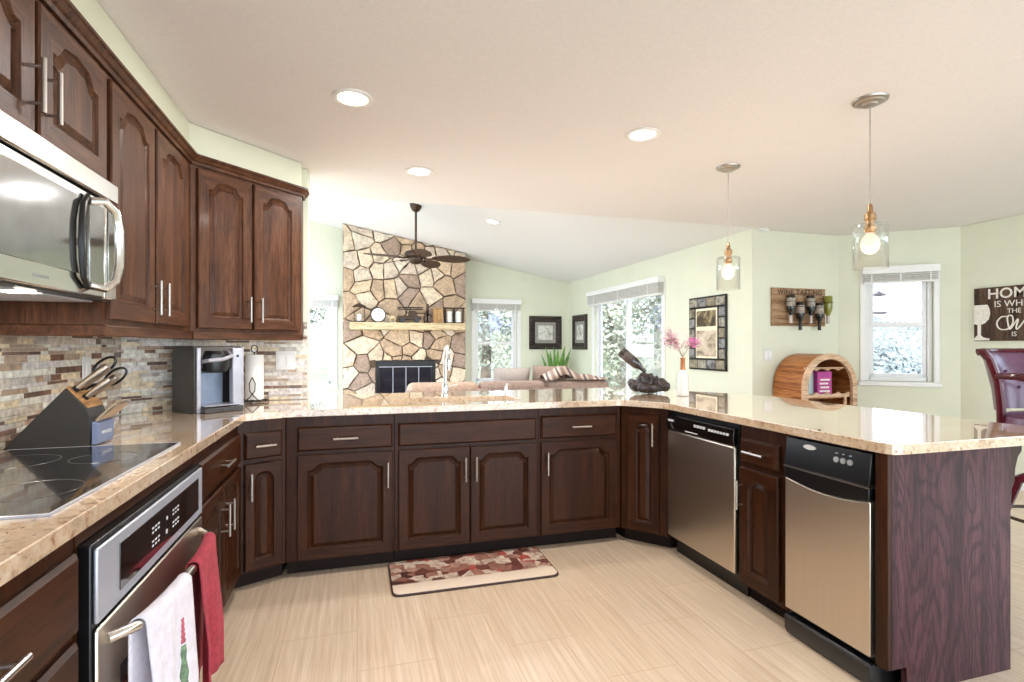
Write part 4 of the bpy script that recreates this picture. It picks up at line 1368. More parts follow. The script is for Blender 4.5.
for i, s in enumerate(seeds):
    poly = [(CX0, 0.0), (CX1, 0.0), (CX1, ctop(CX1)), (CX0, ctop(CX0))]
    for j, q_ in enumerate(seeds):
        if i != j and poly and math.hypot(s[0] - q_[0], s[1] - q_[1]) < 1.2:
            nx, ny = q_[0] - s[0], q_[1] - s[1]
            poly = clip(poly, nx, ny, (nx * (q_[0] + s[0]) + ny * (q_[1] + s[1])) / 2)
    if not poly or len(poly) < 3: continue
    # keep stones out of the firebox opening
    cx_, cz_ = sum(p[0] for p in poly) / len(poly), sum(p[1] for p in poly) / len(poly)
    if fb[0] - 0.0 < max(p[0] for p in poly) and min(p[0] for p in poly) < fb[1] and min(p[1] for p in poly) < fb[3] and max(p[1] for p in poly) > fb[2]:
        best = max(((fb[0] - cx_, (1, 0, fb[0])), (cx_ - fb[1], (-1, 0, -fb[1])), (cz_ - fb[3], (0, -1, -fb[3])), (fb[2] - cz_, (0, 1, fb[2]))), key=lambda q: q[0])
        poly = clip(poly, *best[1])
        if len(poly) < 3: continue
    # subdivide and roughen the outline, shrink for the joint
    pts = []
    for k in range(len(poly)):
        a_, b_ = Vector(poly[k]), Vector(poly[(k + 1) % len(poly)])
        m_ = max(1, int((b_ - a_).length / 0.06))
        for q_ in range(m_):
            pts.append(a_ + (b_ - a_) * q_ / m_)
    if len(pts) < 3: continue
    cv = Vector((sum(p.x for p in pts) / len(pts), sum(p.y for p in pts) / len(pts)))
    def shr(d, y, jit):
        out = []
        for p in pts:
            v_ = cv - p
            l_ = v_.length
            out.append(tuple(p + v_ * min(0.9, (0.8 * d / max(l_, 0.001))) + Vector((rnd.gauss(0, jit), rnd.gauss(0, jit)))))
        return [(p[0], y, p[1]) for p in out]
    dep = rnd.uniform(0.022, 0.05)
    l0 = shr(0.012, CY + 0.004, 0.003)
    l1 = [(p[0], CY - dep * 0.7, p[2]) for p in l0]
    l2 = shr(0.028, CY - dep, 0.003)
    stn.loft([l0, l1, l2], mi=rnd.randrange(6))
stn.build('stone_facing', sm, t, smooth=30)
ins = MB()
for q_ in ((fb[0] + 0.004, fb[0] + 0.06, fb[2] + 0.004, fb[3] - 0.004), (fb[1] - 0.06, fb[1] - 0.004, fb[2] + 0.004, fb[3] - 0.004), (fb[0] + 0.06, fb[1] - 0.06, fb[3] - 0.10, fb[3] - 0.004), (fb[0] + 0.06, fb[1] - 0.06, fb[2] + 0.004, fb[2] + 0.08)):
    ins.box(q_[0], q_[1], CY - 0.03, CY + 0.06, q_[2], q_[3])
ins.build('firebox_frame', 'black', t, bevel=0.004)
M['fireglass'] = plain('smoked glass', (22, 24, 36), 0.06, coat=0.8)
MB().box(fb[0] + 0.061, fb[1] - 0.061, CY + 0.0, CY + 0.008, fb[2] + 0.081, fb[3] - 0.101).build('glass_door', 'fireglass', t, smooth=0)
MB().box(fb[0] + 0.05, fb[1] - 0.05, CY - 0.038, CY - 0.031, fb[3] - 0.105, fb[3] - 0.095).build('trim_strip', 'steelx', t)
tr_ = MB()
for f in (0.25, 0.5, 0.75):
    xx = fb[0] + 0.06 + (fb[1] - fb[0] - 0.12) * f
    tr_.box(xx - 0.005, xx + 0.005, CY - 0.006, CY - 0.0005, fb[2] + 0.081, fb[3] - 0.105)
tr_.build('door_stile', 'steelx', t)
M['mantel'] = wood('pale mantel wood', (190, 160, 122), (224, 200, 160), (236, 216, 180), 'x', 0.6, 0)
MZ = 1.615
tag(MB().box(-0.11, 1.665, 8.34, CY - 0.052, 1.505, MZ).build('mantel_shelf', 'mantel', bevel=0.008), 'pale wood mantel beam across the stone chimney', 'mantel')
# mantel ornaments
my = 8.45
MT = MZ + 0.0006
def lantern(x, wd, h, nm, lab, glassy):
    t_ = thing('lantern', lab, 'lantern', (x, my, MT), 0)
    MB().box(-wd / 2, wd / 2, -wd / 2, wd / 2, 0, 0.02).build('base', 'bronze', t_, bevel=0.003)
    f_ = MB()
    for sx_ in (-1, 1):
        for sy_ in (-1, 1):
            f_.box(sx_ * wd / 2 - 0.008 * (sx_ > 0), sx_ * wd / 2 + 0.008 * (sx_ < 0), sy_ * wd / 2 - 0.008 * (sy_ > 0), sy_ * wd / 2 + 0.008 * (sy_ < 0), 0.02, h * 0.75)
    f_.build('post', 'bronze', t_, smooth=0)
    MB().lathe([(wd * 0.72, h * 0.75), (wd * 0.45, h * 0.85), (wd * 0.15, h * 0.93), (0.005, h * 0.94)], 4).build('roof', 'bronze', t_)
    MB().tube([(0.02 * math.cos(2 * PI * k / 14), 0, h * 0.96 + 0.02 * math.sin(2 * PI * k / 14)) for k in range(14)], 0.003, 6, closed=True).build('ring', 'bronze', t_)
    MB().lathe([(wd * 0.22, 0.021), (wd * 0.22, h * 0.4), (0.003, h * 0.41)], 14).build('candle', 'white', t_)
    return t_
lantern(0.03, 0.16, 0.31, 0, 'silver-grey lantern at the end of the mantel by the narrow window', True)
M['clockrim'] = plain('dark clock rim', (60, 46, 40), 0.4)
M['cface'] = plain('clock face', (240, 238, 230), 0.6, var=0.02)
t = thing('mantel_clock', 'round white-faced clock with dark rim on the mantel', 'clock', (0.31, my, MT + 0.118))
def disc(mb_, r_, y0, y1, n=28, cx=0, cz=0):
    return mb_.prism([(cx + r_ * math.cos(2 * PI * k / n), cz + r_ * math.sin(2 * PI * k / n)) for k in range(n)], y0, y1, 'y')
disc(MB(), 0.118, -0.02, 0.03).build('case', 'clockrim', t, bevel=0.004)
disc(MB(), 0.102, -0.024, -0.0205).build('face', 'cface', t)
MB().box(-0.003, 0.003, -0.027, -0.0245, 0, 0.075).box(-0.003, 0.05, -0.027, -0.0245, -0.003, 0.003).build('hand', 'black', t)
# open-topped toy truck ornament
t = thing('truck_ornament', 'small dark metal truck ornament at the centre of the mantel', 'ornament', (0.80, my, MT))
MB().prism([(-0.20, 0.05), (0.17, 0.05), (0.17, 0.10), (0.11, 0.11), (0.07, 0.19), (-0.02, 0.19), (-0.03, 0.11), (-0.20, 0.11)], -0.045, 0.045, 'y').build('body', 'bronze', t, bevel=0.006)
for cx in (-0.12, 0.10):
    disc(MB(), 0.042, -0.055, 0.055, 18, cx, 0.042).build('wheel', 'black', t)
sg = MB()
sg.box(-0.20, 0.20, -0.005, 0.005, 0.205, 0.222).box(-0.20, 0.20, -0.005, 0.005, 0.232, 0.25).box(-0.005, 0.005, -0.004, 0.004, 0.18, 0.24)
sg.build('roof_rack', 'iron', t)
t = thing('figurine', 'small pale animal figurine on the mantel beside the clock', 'figurine', (0.53, my, MT))
MB().ball((0, 0, 0.075), (0.06, 0.035, 0.035), 12, 8).build('body', 'mantel', t)
MB().ball((-0.065, 0, 0.10), (0.025, 0.02, 0.022), 10, 6).build('head', 'mantel', t)
for sx_ in (-0.035, 0.035):
    for sy_ in (-0.018, 0.018):
        MB().tube([(sx_, sy_, 0.0), (sx_, sy_, 0.065)], [0.01, 0.013], 8).build('leg', 'mantel', t)
t = thing('candlestick', 'slim dark candlestick on the mantel between truck ornament and tan box', 'candlestick', (1.07, my, MT))
MB().lathe([(0.05, 0), (0.05, 0.012), (0.015, 0.03), (0.012, 0.10), (0.03, 0.13), (0.012, 0.16), (0.028, 0.19), (0.028, 0.2)], 16).build('stem', 'iron', t)
MB().lathe([(0.018, 0.2005), (0.018, 0.30), (0.002, 0.305)], 12).build('candle', 'bronze', t)
M['tanbox'] = wood('tan box wood', (140, 104, 66), (186, 146, 98), (206, 170, 120), 'z', 0.6, 0)
t = thing('wooden_box', 'upright tan wooden box on the mantel', 'box', (1.235, my, MT))
MB().box(-0.075, 0.075, -0.06, 0.06, 0, 0.21).build('body', 'tanbox', t, bevel=0.004)
MB().box(-0.08, 0.08, -0.065, 0.065, 0.2105, 0.235).build('lid', 'tanbox', t, bevel=0.004)
t = thing('double_lantern', 'dark framed twin lantern with two white candles on the mantel', 'lantern', (1.492, my, MT))
f_ = MB().box(-0.15, 0.15, -0.06, 0.06, 0, 0.015).box(-0.17, 0.17, -0.06, 0.06, 0.235, 0.25)
for xx in (-0.146, 0.0, 0.146):
    for yy in (-0.054, 0.054):
        f_.box(xx - 0.006, xx + 0.006, yy - 0.006, yy + 0.006, 0.015, 0.235)
f_.build('frame', 'iron', t, smooth=0)
for xx in (-0.073, 0.073):
    MB().lathe([(0.045, 0.016), (0.045, 0.19), (0.004, 0.195)], 16, (xx, 0, 0)).build('candle', 'cface', t)

# ------------------------------------------------------------------ pictures
M['frame'] = wood('dark picture frame', (34, 28, 26), (62, 52, 48), (86, 74, 66), 'x', 0.4, 0)
M['mattef'] = plain('grey picture mount', (150, 146, 138), 0.8)
def print_mat(name, cols, scale, seed):
    m, nt, b = base_mat(name)
    setp(b, 0.5)
    t_ = coords(nt)
    mp_ = t_.node; mp_.inputs['Location'].default_value = (seed, seed * 0.7, seed * 1.3)
    f_ = noise(nt, t_, scale, 4, 0.6, 1.0)
    n_ = len(cols)
    nt.links.new(ramp(nt, f_, [(0.3 + 0.4 * k / (n_ - 1), c) for k, c in enumerate(cols)]), b.inputs['Base Color'])
    return m
def framed(name, label, loc, rot, wd, h, fw, mw, art, cat='picture', group=None, fmat='frame'):
    """local x along the wall, -y into the room, centre at loc"""
    t_ = thing(name, label, cat, loc, rot, group)
    def lp(d, y):
        return [(-wd / 2 + d, y, -h / 2 + d), (wd / 2 - d, y, -h / 2 + d), (wd / 2 - d, y, h / 2 - d), (-wd / 2 + d, y, h / 2 - d)]
    MB().loft([lp(0, 0), lp(0, -0.02), lp(fw * 0.3, -0.032), lp(fw * 0.8, -0.02), lp(fw, -0.012), lp(fw, -0.002)], False, False).build('frame', fmat, t_, smooth=0, solid=0.001)
    if mw:
        MB().loft([lp(fw + 0.001, -0.006), lp(fw + 0.001, -0.008), lp(fw + mw, -0.008), lp(fw + mw, -0.006)], False, False).build('mount', 'mattef', t_, smooth=0)
    d = fw + mw
    MB().box(-wd / 2 + d, wd / 2 - d, -0.005, -0.001, -h / 2 + d, h / 2 - d).build('picture', art, t_, smooth=0)
    return t_
art1 = print_mat('pale botanical print', [(150, 150, 140), (214, 212, 204), (232, 230, 224)], 9, 1)
art2 = print_mat('pale botanical print two', [(120, 120, 112), (210, 206, 198), (230, 228, 220)], 9, 5)
GP = 'framed prints in the living room corner'
framed('picture_frame', 'broad dark framed print on the far wall beside the window', (3.27, YF - 0.002, 1.49), 0, 0.62, 0.60, 0.11, 0.06, art1, group=GP)
framed('picture_frame', 'dark framed print on the side wall between corner and sliding door', (XR_WALL - 0.002, 8.51, 1.49), -PI / 2, 0.62, 0.60, 0.11, 0.06, art2, group=GP)

# wide collage frame
t = thing('collage_frame', 'tall black frame edged with metal tiles holding two photographs', 'picture', (XR_WALL - 0.002, 5.01, 1.395), -PI / 2)
W_, H_ = 0.64, 0.815
MB().box(-W_ / 2, W_ / 2, -0.022, 0, -H_ / 2, H_ / 2).build('frame', 'black', t, bevel=0.004)
tl_ = [print_mat('cast tile %s' % 'abc'[k], c, 14, k * 3 + 2) for k, c in enumerate(([(62, 58, 52), (150, 144, 130), (186, 182, 168)], [(70, 62, 50), (140, 130, 108), (170, 160, 136)], [(50, 50, 52), (130, 130, 130), (164, 162, 158)]))]
tmb = MB(); kk = 0
def tile(cx, cz, w_, h_, mi):
    lp = lambda d, y: [(cx - w_ / 2 + d, y, cz - h_ / 2 + d), (cx + w_ / 2 - d, y, cz - h_ / 2 + d), (cx + w_ / 2 - d, y, cz + h_ / 2 - d), (cx - w_ / 2 + d, y, cz + h_ / 2 - d)]
    tmb.loft([lp(0, -0.0222), lp(0.004, -0.030), lp(0.014, -0.034)], mi=mi)
bw = 0.105
for k in range(4):
    for zz in (H_ / 2 - bw / 2 - 0.012, -H_ / 2 + bw / 2 + 0.012):
        tile(-W_ / 2 + 0.012 + (k + 0.5) * (W_ - 0.024) / 4, zz, (W_ - 0.024) / 4 - 0.012, bw - 0.012, kk % 3); kk += 1
for k in range(5):
    for xx in (-W_ / 2 + 0.062, W_ / 2 - 0.062):
        tile(xx, -H_ / 2 + bw + 0.02 + (k + 0.5) * (H_ - 2 * bw - 0.04) / 5, 0.09, (H_ - 2 * bw - 0.04) / 5 - 0.012, kk % 3); kk += 1
tmb.build('tile_border', tl_, t, smooth=0)
M['cream'] = plain('cream mount', (238, 228, 200), 0.7)
MB().box(-0.185, 0.185, -0.026, -0.0222, -0.275, 0.275).build('mount', 'cream', t, smooth=0)
MB().box(-0.17, 0.165, -0.0275, -0.0262, 0.075, 0.25).build('picture', print_mat('dark cellar photograph', [(24, 20, 16), (96, 78, 52), (200, 186, 140)], 7, 4), t, smooth=0)
MB().box(-0.17, 0.165, -0.0275, -0.0262, -0.255, 0.03).build('picture', print_mat('sepia photograph', [(70, 62, 54), (190, 172, 148), (226, 212, 192)], 6, 8), t, smooth=0)

# wine tasting board and its bottles
M['board'] = wood('weathered board', (118, 84, 58), (172, 138, 104), (200, 176, 150), 'x', 0.7, 0)
t = thing('wine_board', 'rustic wooden wine tasting board holding bottles on the green wall', 'wall decor', (4.265, YN - 0.002, 1.645))
MB().box(-0.33, 0.33, -0.022, 0, -0.19, 0.19).build('board', 'board', t, bevel=0.003)
M['darkink'] = plain('dark lettering', (70, 48, 40), 0.8)
text('WINE TASTING', 0.073, 'darkink', 'lettering', t, (0.01, -0.0235, 0.147), depth=0.0008, space=1.12, fat=0.001)
bot_x = (-0.15, -0.035, 0.095, 0.205, 0.315)
for k, bx in enumerate(bot_x):
    mb = MB().tube([(bx + 0.045 * math.cos(2 * PI * j / 16), -0.07 + 0.045 * math.sin(2 * PI * j / 16), 0.05 if k % 2 == 0 else 0.0) for j in range(16)], 0.003, 6, closed=True)
    mb.box(bx - 0.006, bx + 0.006, -0.026, -0.0222, (0.045 if k % 2 == 0 else -0.005), (0.055 if k % 2 == 0 else 0.005))
    mb.build('bottle_ring', 'iron', t)
M['wineglass'] = plain('near black bottle glass', (18, 22, 18), 0.1, coat=0.6)
M['oliveglass'] = plain('olive bottle glass', (128, 128, 46), 0.12, coat=0.6)
M['foil'] = plain('pale foil', (190, 176, 170), 0.4, metal=0.4)
M['foild'] = plain('dark foil', (40, 34, 34), 0.4, metal=0.4)
M['wlabel'] = plain('bottle paper label', (168, 158, 146), 0.7, var=0.2, scale=60)
labs = ['dark upside down bottle on the tasting board beside the edge nearest the switch', 'low-hung dark bottle second from the switch on the tasting board', 'dark upside down bottle in the middle of the tasting board',
        'low-hung dark bottle beside the olive bottle on the tasting board', 'olive green upside down bottle on the tasting board']
for k, bx in enumerate(bot_x):
    zt = 0.115 if k % 2 == 0 else 0.045
    t2 = thing('wine_bottle', labs[k], 'bottle', (4.265 + bx, YN - 0.072, 1.645 + zt), 0, 'bottles on the tasting board')
    MB().lathe([(0.001, 0.0), (0.036, 0.0), (0.039, -0.006), (0.039, -0.125), (0.034, -0.15), (0.018, -0.19), (0.015, -0.20)], 18).build('glass_body', 'oliveglass' if k == 4 else 'wineglass', t2)
    MB().lathe([(0.0152, -0.20), (0.0152, -0.262), (0.017, -0.264), (0.017, -0.276), (0.004, -0.278)], 14).build('neck_foil', 'foil' if k % 2 == 0 else 'foild', t2)
    if k < 4:
        MB().lathe([(0.0394, -0.03), (0.0394, -0.11)], 18, cap=False).build('paper_label', 'wlabel', t2, solid=0.0004)

# home sign
M['signwood'] = wood('dark stained planks', (52, 38, 30), (92, 70, 56), (118, 94, 78), 'z', 0.7, 0)
M['signwhite'] = plain('chalk white paint', (232, 226, 216), 0.8, var=0.06, scale=50)
t = thing('wooden_sign', 'dark plank sign with white wine glass and lettering', 'sign', (5.548, 3.165, 1.545), -PI / 2)
pk = MB()
for k in range(9):
    pk.box(-0.375 + k * 0.0835, -0.375 + (k + 1) * 0.0835 - 0.0015, -0.022, 0, -0.243, 0.243)
pk.build('plank_panel', 'signwood', t, smooth=0)
gls = [(0.0, 0.085), (0.10, 0.085), (0.125, 0.03), (0.128, -0.02), (0.11, -0.065), (0.075, -0.095), (0.058, -0.11), (0.054, -0.19), (0.075, -0.215), (0.115, -0.228), (0.115, -0.238), (0.0, -0.238)]
MB().prism([(-0.374, 0.088), (-0.265, 0.088), (-0.247, 0.045), (-0.243, 0.0), (-0.255, -0.045), (-0.285, -0.08), (-0.318, -0.095), (-0.318, -0.19), (-0.30, -0.21), (-0.25, -0.222), (-0.25, -0.238), (-0.374, -0.238), (-0.374, -0.222), (-0.36, -0.205), (-0.345, -0.19), (-0.345, -0.095), (-0.374, -0.085)], -0.0245, -0.0222, 'y').build('painted_glass', 'signwhite', t, smooth=0)
text('HOME', 0.128, 'signwhite', 'lettering', t, (-0.085, -0.0232, 0.178), depth=0.0008, fat=0.002)
text('IS WHERE', 0.080, 'signwhite', 'lettering', t, (-0.04, -0.0232, 0.085), depth=0.0008)
text('THE', 0.058, 'signwhite', 'lettering', t, (-0.06, -0.0232, 0.020), depth=0.0008)
text('IS', 0.058, 'signwhite', 'lettering', t, (-0.06, -0.0232, -0.185), depth=0.0008)
def stroke(pts, r_=0.007):
    # smooth a polyline (x,z)
    out = []
    for i in range(len(pts) - 1):
        p0 = Vector(pts[max(i - 1, 0)]); p1 = Vector(pts[i]); p2 = Vector(pts[i + 1]); p3 = Vector(pts[min(i + 2, len(pts) - 1)])
        for k in range(5):
            s = k / 5
            out.append(0.5 * ((2 * p1) + (p2 - p0) * s + (2 * p0 - 5 * p1 + 4 * p2 - p3) * s * s + (3 * p1 - 3 * p2 + p3 - p0) * s ** 3))
    out.append(Vector(pts[-1]))
    return [(p.x, -0.0225, p.y) for p in out]
sw = MB()
for pts in ([(-0.10, -0.03), (-0.155, -0.03), (-0.19, -0.08), (-0.17, -0.135), (-0.11, -0.14), (-0.07, -0.09), (-0.075, -0.025), (-0.11, -0.03), (-0.10, -0.12), (-0.085, -0.135), (-0.03, -0.05), (-0.045, -0.125), (-0.03, -0.135), (0.03, -0.045), (0.05, -0.015)],
            [(0.045, -0.065), (0.025, -0.125), (0.04, -0.132), (0.075, -0.075)], [(0.075, -0.068), (0.055, -0.132), (0.095, -0.07), (0.11, -0.08), (0.095, -0.128), (0.11, -0.132), (0.145, -0.10)],
            [(0.14, -0.105), (0.18, -0.09), (0.175, -0.07), (0.15, -0.08), (0.145, -0.12), (0.17, -0.135), (0.215, -0.115), (0.28, -0.13)]):
    sw.tube(stroke(pts), 0.0062, 6)
sw.ball((0.062, -0.0235, -0.035), (0.009, 0.003, 0.009), 8, 6)
sw.build('script_lettering', 'signwhite', t)

# ------------------------------------------------------------------ barrel wine rack
M['barrel'] = wood('honey barrel wood', (112, 62, 28), (172, 106, 56), (196, 136, 80), 'y', 0.4, 0.2)
M['barrelpale'] = wood('pale barrel trim', (190, 150, 116), (222, 186, 152), (236, 206, 176), 'x', 0.45, 0.1)
M['barrelin'] = plain('dark barrel inside', (92, 52, 34), 0.6, var=0.2)
BX, BY0, BY1, BR, BS = 4.262, 3.93, 4.31, 0.312, 0.868
t = thing('barrel_wine_rack', 'arched honey wood barrel wine rack standing below the tasting board', 'wine rack', (BX, BY0, 0))
def arch(r_, n=22, zb=0.002):
    return [(-r_, zb)] + [(-r_ * math.cos(PI * k / n), BS + r_ * math.sin(PI * k / n)) for k in range(n + 1)] + [(r_, zb)]
sh = MB()
ao, ai = arch(BR), arch(BR - 0.022)
for k in range(len(ao) - 1):
    qa = [ao[k], ao[k + 1], ai[k + 1], ai[k]]
    sh.prism(qa, 0.03, BY1 - BY0, 'y')
sh.build('stave_shell', 'barrel', t, smooth=0)
fr_ = MB(); ai2 = arch(BR - 0.048)
ao2 = arch(BR + 0.004)
n = len(ao2)
fr_.loft([[(p[0], y, p[1]) for p in ao2 + ai2[::-1]] for y in (0.0, 0.029)])
fr_.build('front_arch', 'barrelpale', t, smooth=0)
MB().prism(arch(BR - 0.024), BY1 - BY0 - 0.012, BY1 - BY0 - 0.001, 'y').build('back_panel', 'barrelin', t, smooth=0)
for zz in (0.80, 1.02):
    sc2 = MB()
    pts = [(-0.262, zz), (-0.262, zz + 0.035)]
    pts = [(-0.262, zz + 0.035), (0.262, zz + 0.035)]
    low = []
    for k in range(41):
        s = k / 40
        low.append((0.262 - 0.524 * s, zz - 0.0 + 0.020 * (abs(math.sin(s * PI * 4)) ** 0.7) * (1 if zz > 0.9 else 1)))
    if zz > 0.9:
        poly = [(-0.262, zz + 0.035), ] + low[::-1] + [(0.262, zz + 0.035)]
    else:
        poly = [(-0.262, zz - 0.03)] + [(p[0], zz + 0.02 - (p[1] - zz)) for p in low[::-1]] + [(0.262, zz - 0.03)]
    sc2.prism(poly, 0.035, 0.055, 'y')
    sc2.build('scalloped_rail', 'barrelpale', t, smooth=0)
MB().box(-0.262, 0.262, 0.06, 0.366, 0.755, 0.768).build('shelf', 'barrel', t, smooth=0)
MB().box(0.20, 0.225, 0.034, 0.05, 0.02, 0.80).build('door_stile', 'barrelpale', t)
M['pinkcard'] = plain('magenta card', (176, 66, 140), 0.6)
t = thing('gift_box', 'magenta box with white lettering inside the barrel wine rack', 'box', (BX + 0.0, BY0 + 0.12, 0.7685))
MB().box(-0.085, 0.085, -0.05, 0.05, 0, 0.245).build('body', 'pinkcard', t, bevel=0.003)
pr = MB()
for k in range(4):
    pr.box(-0.06 + 0.008 * (k % 2), 0.06 - 0.010 * (k % 3), -0.0512, -0.0503, 0.05 + k * 0.036, 0.066 + k * 0.036)
pr.build('lettering', 'signwhite', t, smooth=0)
M['greycard'] = plain('grey bottle tube', (158, 170, 170), 0.4, metal=0.3)
t = thing('gift_tube', 'grey cylindrical bottle tube inside the barrel wine rack', 'container', (BX - 0.165, BY0 + 0.13, 0.7685))
MB().lathe([(0.06, 0), (0.065, 0.003), (0.065, 0.20), (0.06, 0.205)], 24).build('body', 'greycard', t)
MB().lathe([(0.0655, 0.2055), (0.0655, 0.235), (0.06, 0.238)], 24).build('cap', 'greycard', t)

# ------------------------------------------------------------------ bar chair
M['leather'] = plain('burgundy leather', (96, 60, 84), 0.3, var=0.15, scale=8, coat=0.3)
M['cherry'] = wood('cherry chair wood', (50, 8, 18), (84, 18, 32), (104, 30, 44), 'z', 0.25, 0.4)
chx, chy = 3.87, 2.06
t = thing('bar_chair', 'cherry wood swivel bar chair with tufted burgundy leather beyond the counter', 'chair', (chx, chy, 0), R(-8))
MB().lathe([(0.25, 0.735), (0.265, 0.745), (0.265, 0.775), (0.25, 0.785)], 28).build('seat_frame', 'cherry', t)
MB().lathe([(0.235, 0.786), (0.25, 0.80), (0.245, 0.84), (0.20, 0.86), (0.01, 0.868)], 28).build('seat_cushion', 'leather', t)
# curved back, faces -x side is open towards +x : the back arc sits towards +y side of the seat
bp, fp_ = [], []
def arcpt(a_, r_):
    return (r_ * math.cos(a_), r_ * math.sin(a_))
bk = MB(); loops = []
for k in range(13):
    a_ = R(150) - R(120) * k / 12
    c_, s_ = math.cos(a_), math.sin(a_)
    ring_ = []
    for (r_, z_) in ((0.235, 0.87), (0.25, 1.0), (0.285, 1.18), (0.315, 1.22), (0.335, 1.215), (0.31, 1.17), (0.275, 1.0), (0.262, 0.87)):
        ring_.append((r_ * c_, r_ * s_, z_ + 0.0))
    loops.append(ring_)
bk.loft(loops)
bk.build('back_rest', 'leather', t, smooth=60)
rail_ = MB()
rail_.tube([(0.325 * math.cos(R(152) - R(124) * k / 16), 0.325 * math.sin(R(152) - R(124) * k / 16), 1.225) for k in range(17)], 0.018, 8)
rail_.build('top_rail', 'cherry', t)
for a_ in (R(155), R(25)):
    c_, s_ = math.cos(a_), math.sin(a_)
    MB().tube([(0.25 * c_, 0.25 * s_, 0.76), (0.255 * c_, 0.255 * s_, 0.90), (0.27 * c_, 0.27 * s_, 1.05), (0.31 * c_, 0.31 * s_, 1.18), (0.345 * c_, 0.345 * s_, 1.225), (0.37 * c_, 0.37 * s_, 1.22)], [0.025, 0.022, 0.022, 0.022, 0.024, 0.022], 10).build('back_post', 'cherry', t)
for sx_ in (-1, 1):
    MB().tube([(0.265 * sx_, 0.10, 1.08), (0.285 * sx_, -0.02, 1.085), (0.275 * sx_, -0.13, 1.07), (0.262 * sx_, -0.17, 1.03), (0.25 * sx_, -0.12, 0.93), (0.235 * sx_, -0.08, 0.80), (0.235 * sx_, -0.08, 0.765)], [0.018, 0.022, 0.024, 0.024, 0.022, 0.024, 0.024], 10).build('arm', 'cherry', t)
MB().lathe([(0.06, 0.45), (0.075, 0.50), (0.05, 0.60), (0.07, 0.70), (0.12, 0.734)], 20).build('pedestal', 'cherry', t)
for k in range(4):
    a_ = PI / 4 + k * PI / 2
    c_, s_ = math.cos(a_), math.sin(a_)
    MB().tube([(0.05 * c_, 0.05 * s_, 0.52), (0.16 * c_, 0.16 * s_, 0.46), (0.22 * c_, 0.22 * s_, 0.25), (0.26 * c_, 0.26 * s_, 0.002)], [0.03, 0.03, 0.024, 0.02], 10).build('leg', 'cherry', t)
MB().tube([(0.235 * math.cos(2 * PI * k / 36), 0.235 * math.sin(2 * PI * k / 36), 0.26) for k in range(36)], 0.010, 8, closed=True).build('foot_ring', 'bronze', t)
bt_ = MB()
for (a_, z_) in ((R(60), 1.10), (R(90), 1.10), (R(120), 1.10), (R(75), 1.0), (R(105), 1.0), (R(135), 1.0), (R(45), 1.0)):
    rr = 0.268 if z_ > 1.05 else 0.25
    bt_.ball((rr * math.cos(a_) * 0.985, rr * math.sin(a_) * 0.985, z_), 0.010, 8, 6)
bt_.build('tufting', 'leather', t)

# ------------------------------------------------------------------ sofa
M['sofa'] = plain('taupe upholstery', (150, 128, 116), 0.9, var=0.1, scale=30, bmp=0.2)
M['sofalt'] = plain('tan upholstery', (178, 150, 130), 0.9, var=0.08, scale=30)
SY = 5.45
t = thing('sofa', 'long taupe sofa with its back to the bar counter', 'sofa', (0.47, SY, 0))
SL = 2.32
MB().box(0.0, SL, 0.02, 0.95, 0.06, 0.42).build('base', 'sofa', t, bevel=0.03)
MB().box(0.0, SL, 0.0, 0.22, 0.10, 0.80).build('back', 'sofa', t, bevel=0.05, seg=4)
for k in range(3):
    a = 0.02 + k * (SL - 0.04) / 3
    MB().box(a + 0.006, a + (SL - 0.04) / 3 - 0.006, 0.02, 0.26, 0.70, 0.870).build('back_cushion', 'sofalt' if k == 0 else 'sofa', t, bevel=0.07, seg=5)
    MB().box(a + 0.006, a + (SL - 0.04) / 3 - 0.006, 0.27, 0.95, 0.425, 0.56).build('seat_cushion', 'sofa', t, bevel=0.05, seg=4)
for x_ in (-0.20, SL + 0.002):
    MB().box(x_, x_ + 0.198, 0.02, 0.95, 0.06, 0.62).build('arm', 'sofa', t, bevel=0.06, seg=4)
for x_, y_ in ((0.05, 0.06), (SL - 0.05, 0.06), (0.05, 0.9), (SL - 0.05, 0.9)):
    MB().lathe([(0.025, 0.001), (0.03, 0.06)], 12, (x_, y_, 0)).build('foot', 'kick', t)
def pillow(label, x, y, z, w_, h_, mat, rz, tilt, grp='sofa pillows'):
    n = 12
    mb = MB(); fr_, bk_ = [], []
    for sgn in (1, -1):
        loops = []
        for i in range(n + 1):
            for j in range(n + 1):
                u, v = i / n * 2 - 1, j / n * 2 - 1
                th_ = 0.075 * (max(0.0, (1 - u ** 4) * (1 - v ** 4))) ** 0.6 + 0.003
                pin = 1 - 0.06 * (1 - abs(v)) * abs(u)
                loops.append((u * w_ / 2 * (1 - 0.05 * (1 - v * v)), sgn * th_, v * h_ / 2 * (1 - 0.05 * (1 - u * u))))
        fs = []
        for i in range(n):
            for j in range(n):
                a_ = i * (n + 1) + j
                fs.append((a_, a_ + 1, a_ + n + 2, a_ + n + 1))
        mb.add(loops, fs)
    o_ = mb.build('throw_pillow', mat, loc=(x, y, z), smooth=70)
    o_.rotation_euler = (tilt, 0, rz)
    tag(o_, label, 'pillow', grp)
    return o_
M['pillowg'] = plain('grey beige linen', (176, 164, 156), 0.9, var=0.06, scale=60, bmp=0.2)
M['pillowt'] = plain('taupe linen', (164, 142, 128), 0.9, var=0.08, scale=60, bmp=0.2)
pillow('grey beige throw pillow leaning on the sofa nearest the far window', 1.70, SY + 0.41, 0.795, 0.44, 0.44, 'pillowg', 0, R(13))
pillow('taupe throw pillow leaning on the sofa behind the striped blanket', 2.165, SY + 0.415, 0.805, 0.44, 0.46, 'pillowt', 0, R(13))
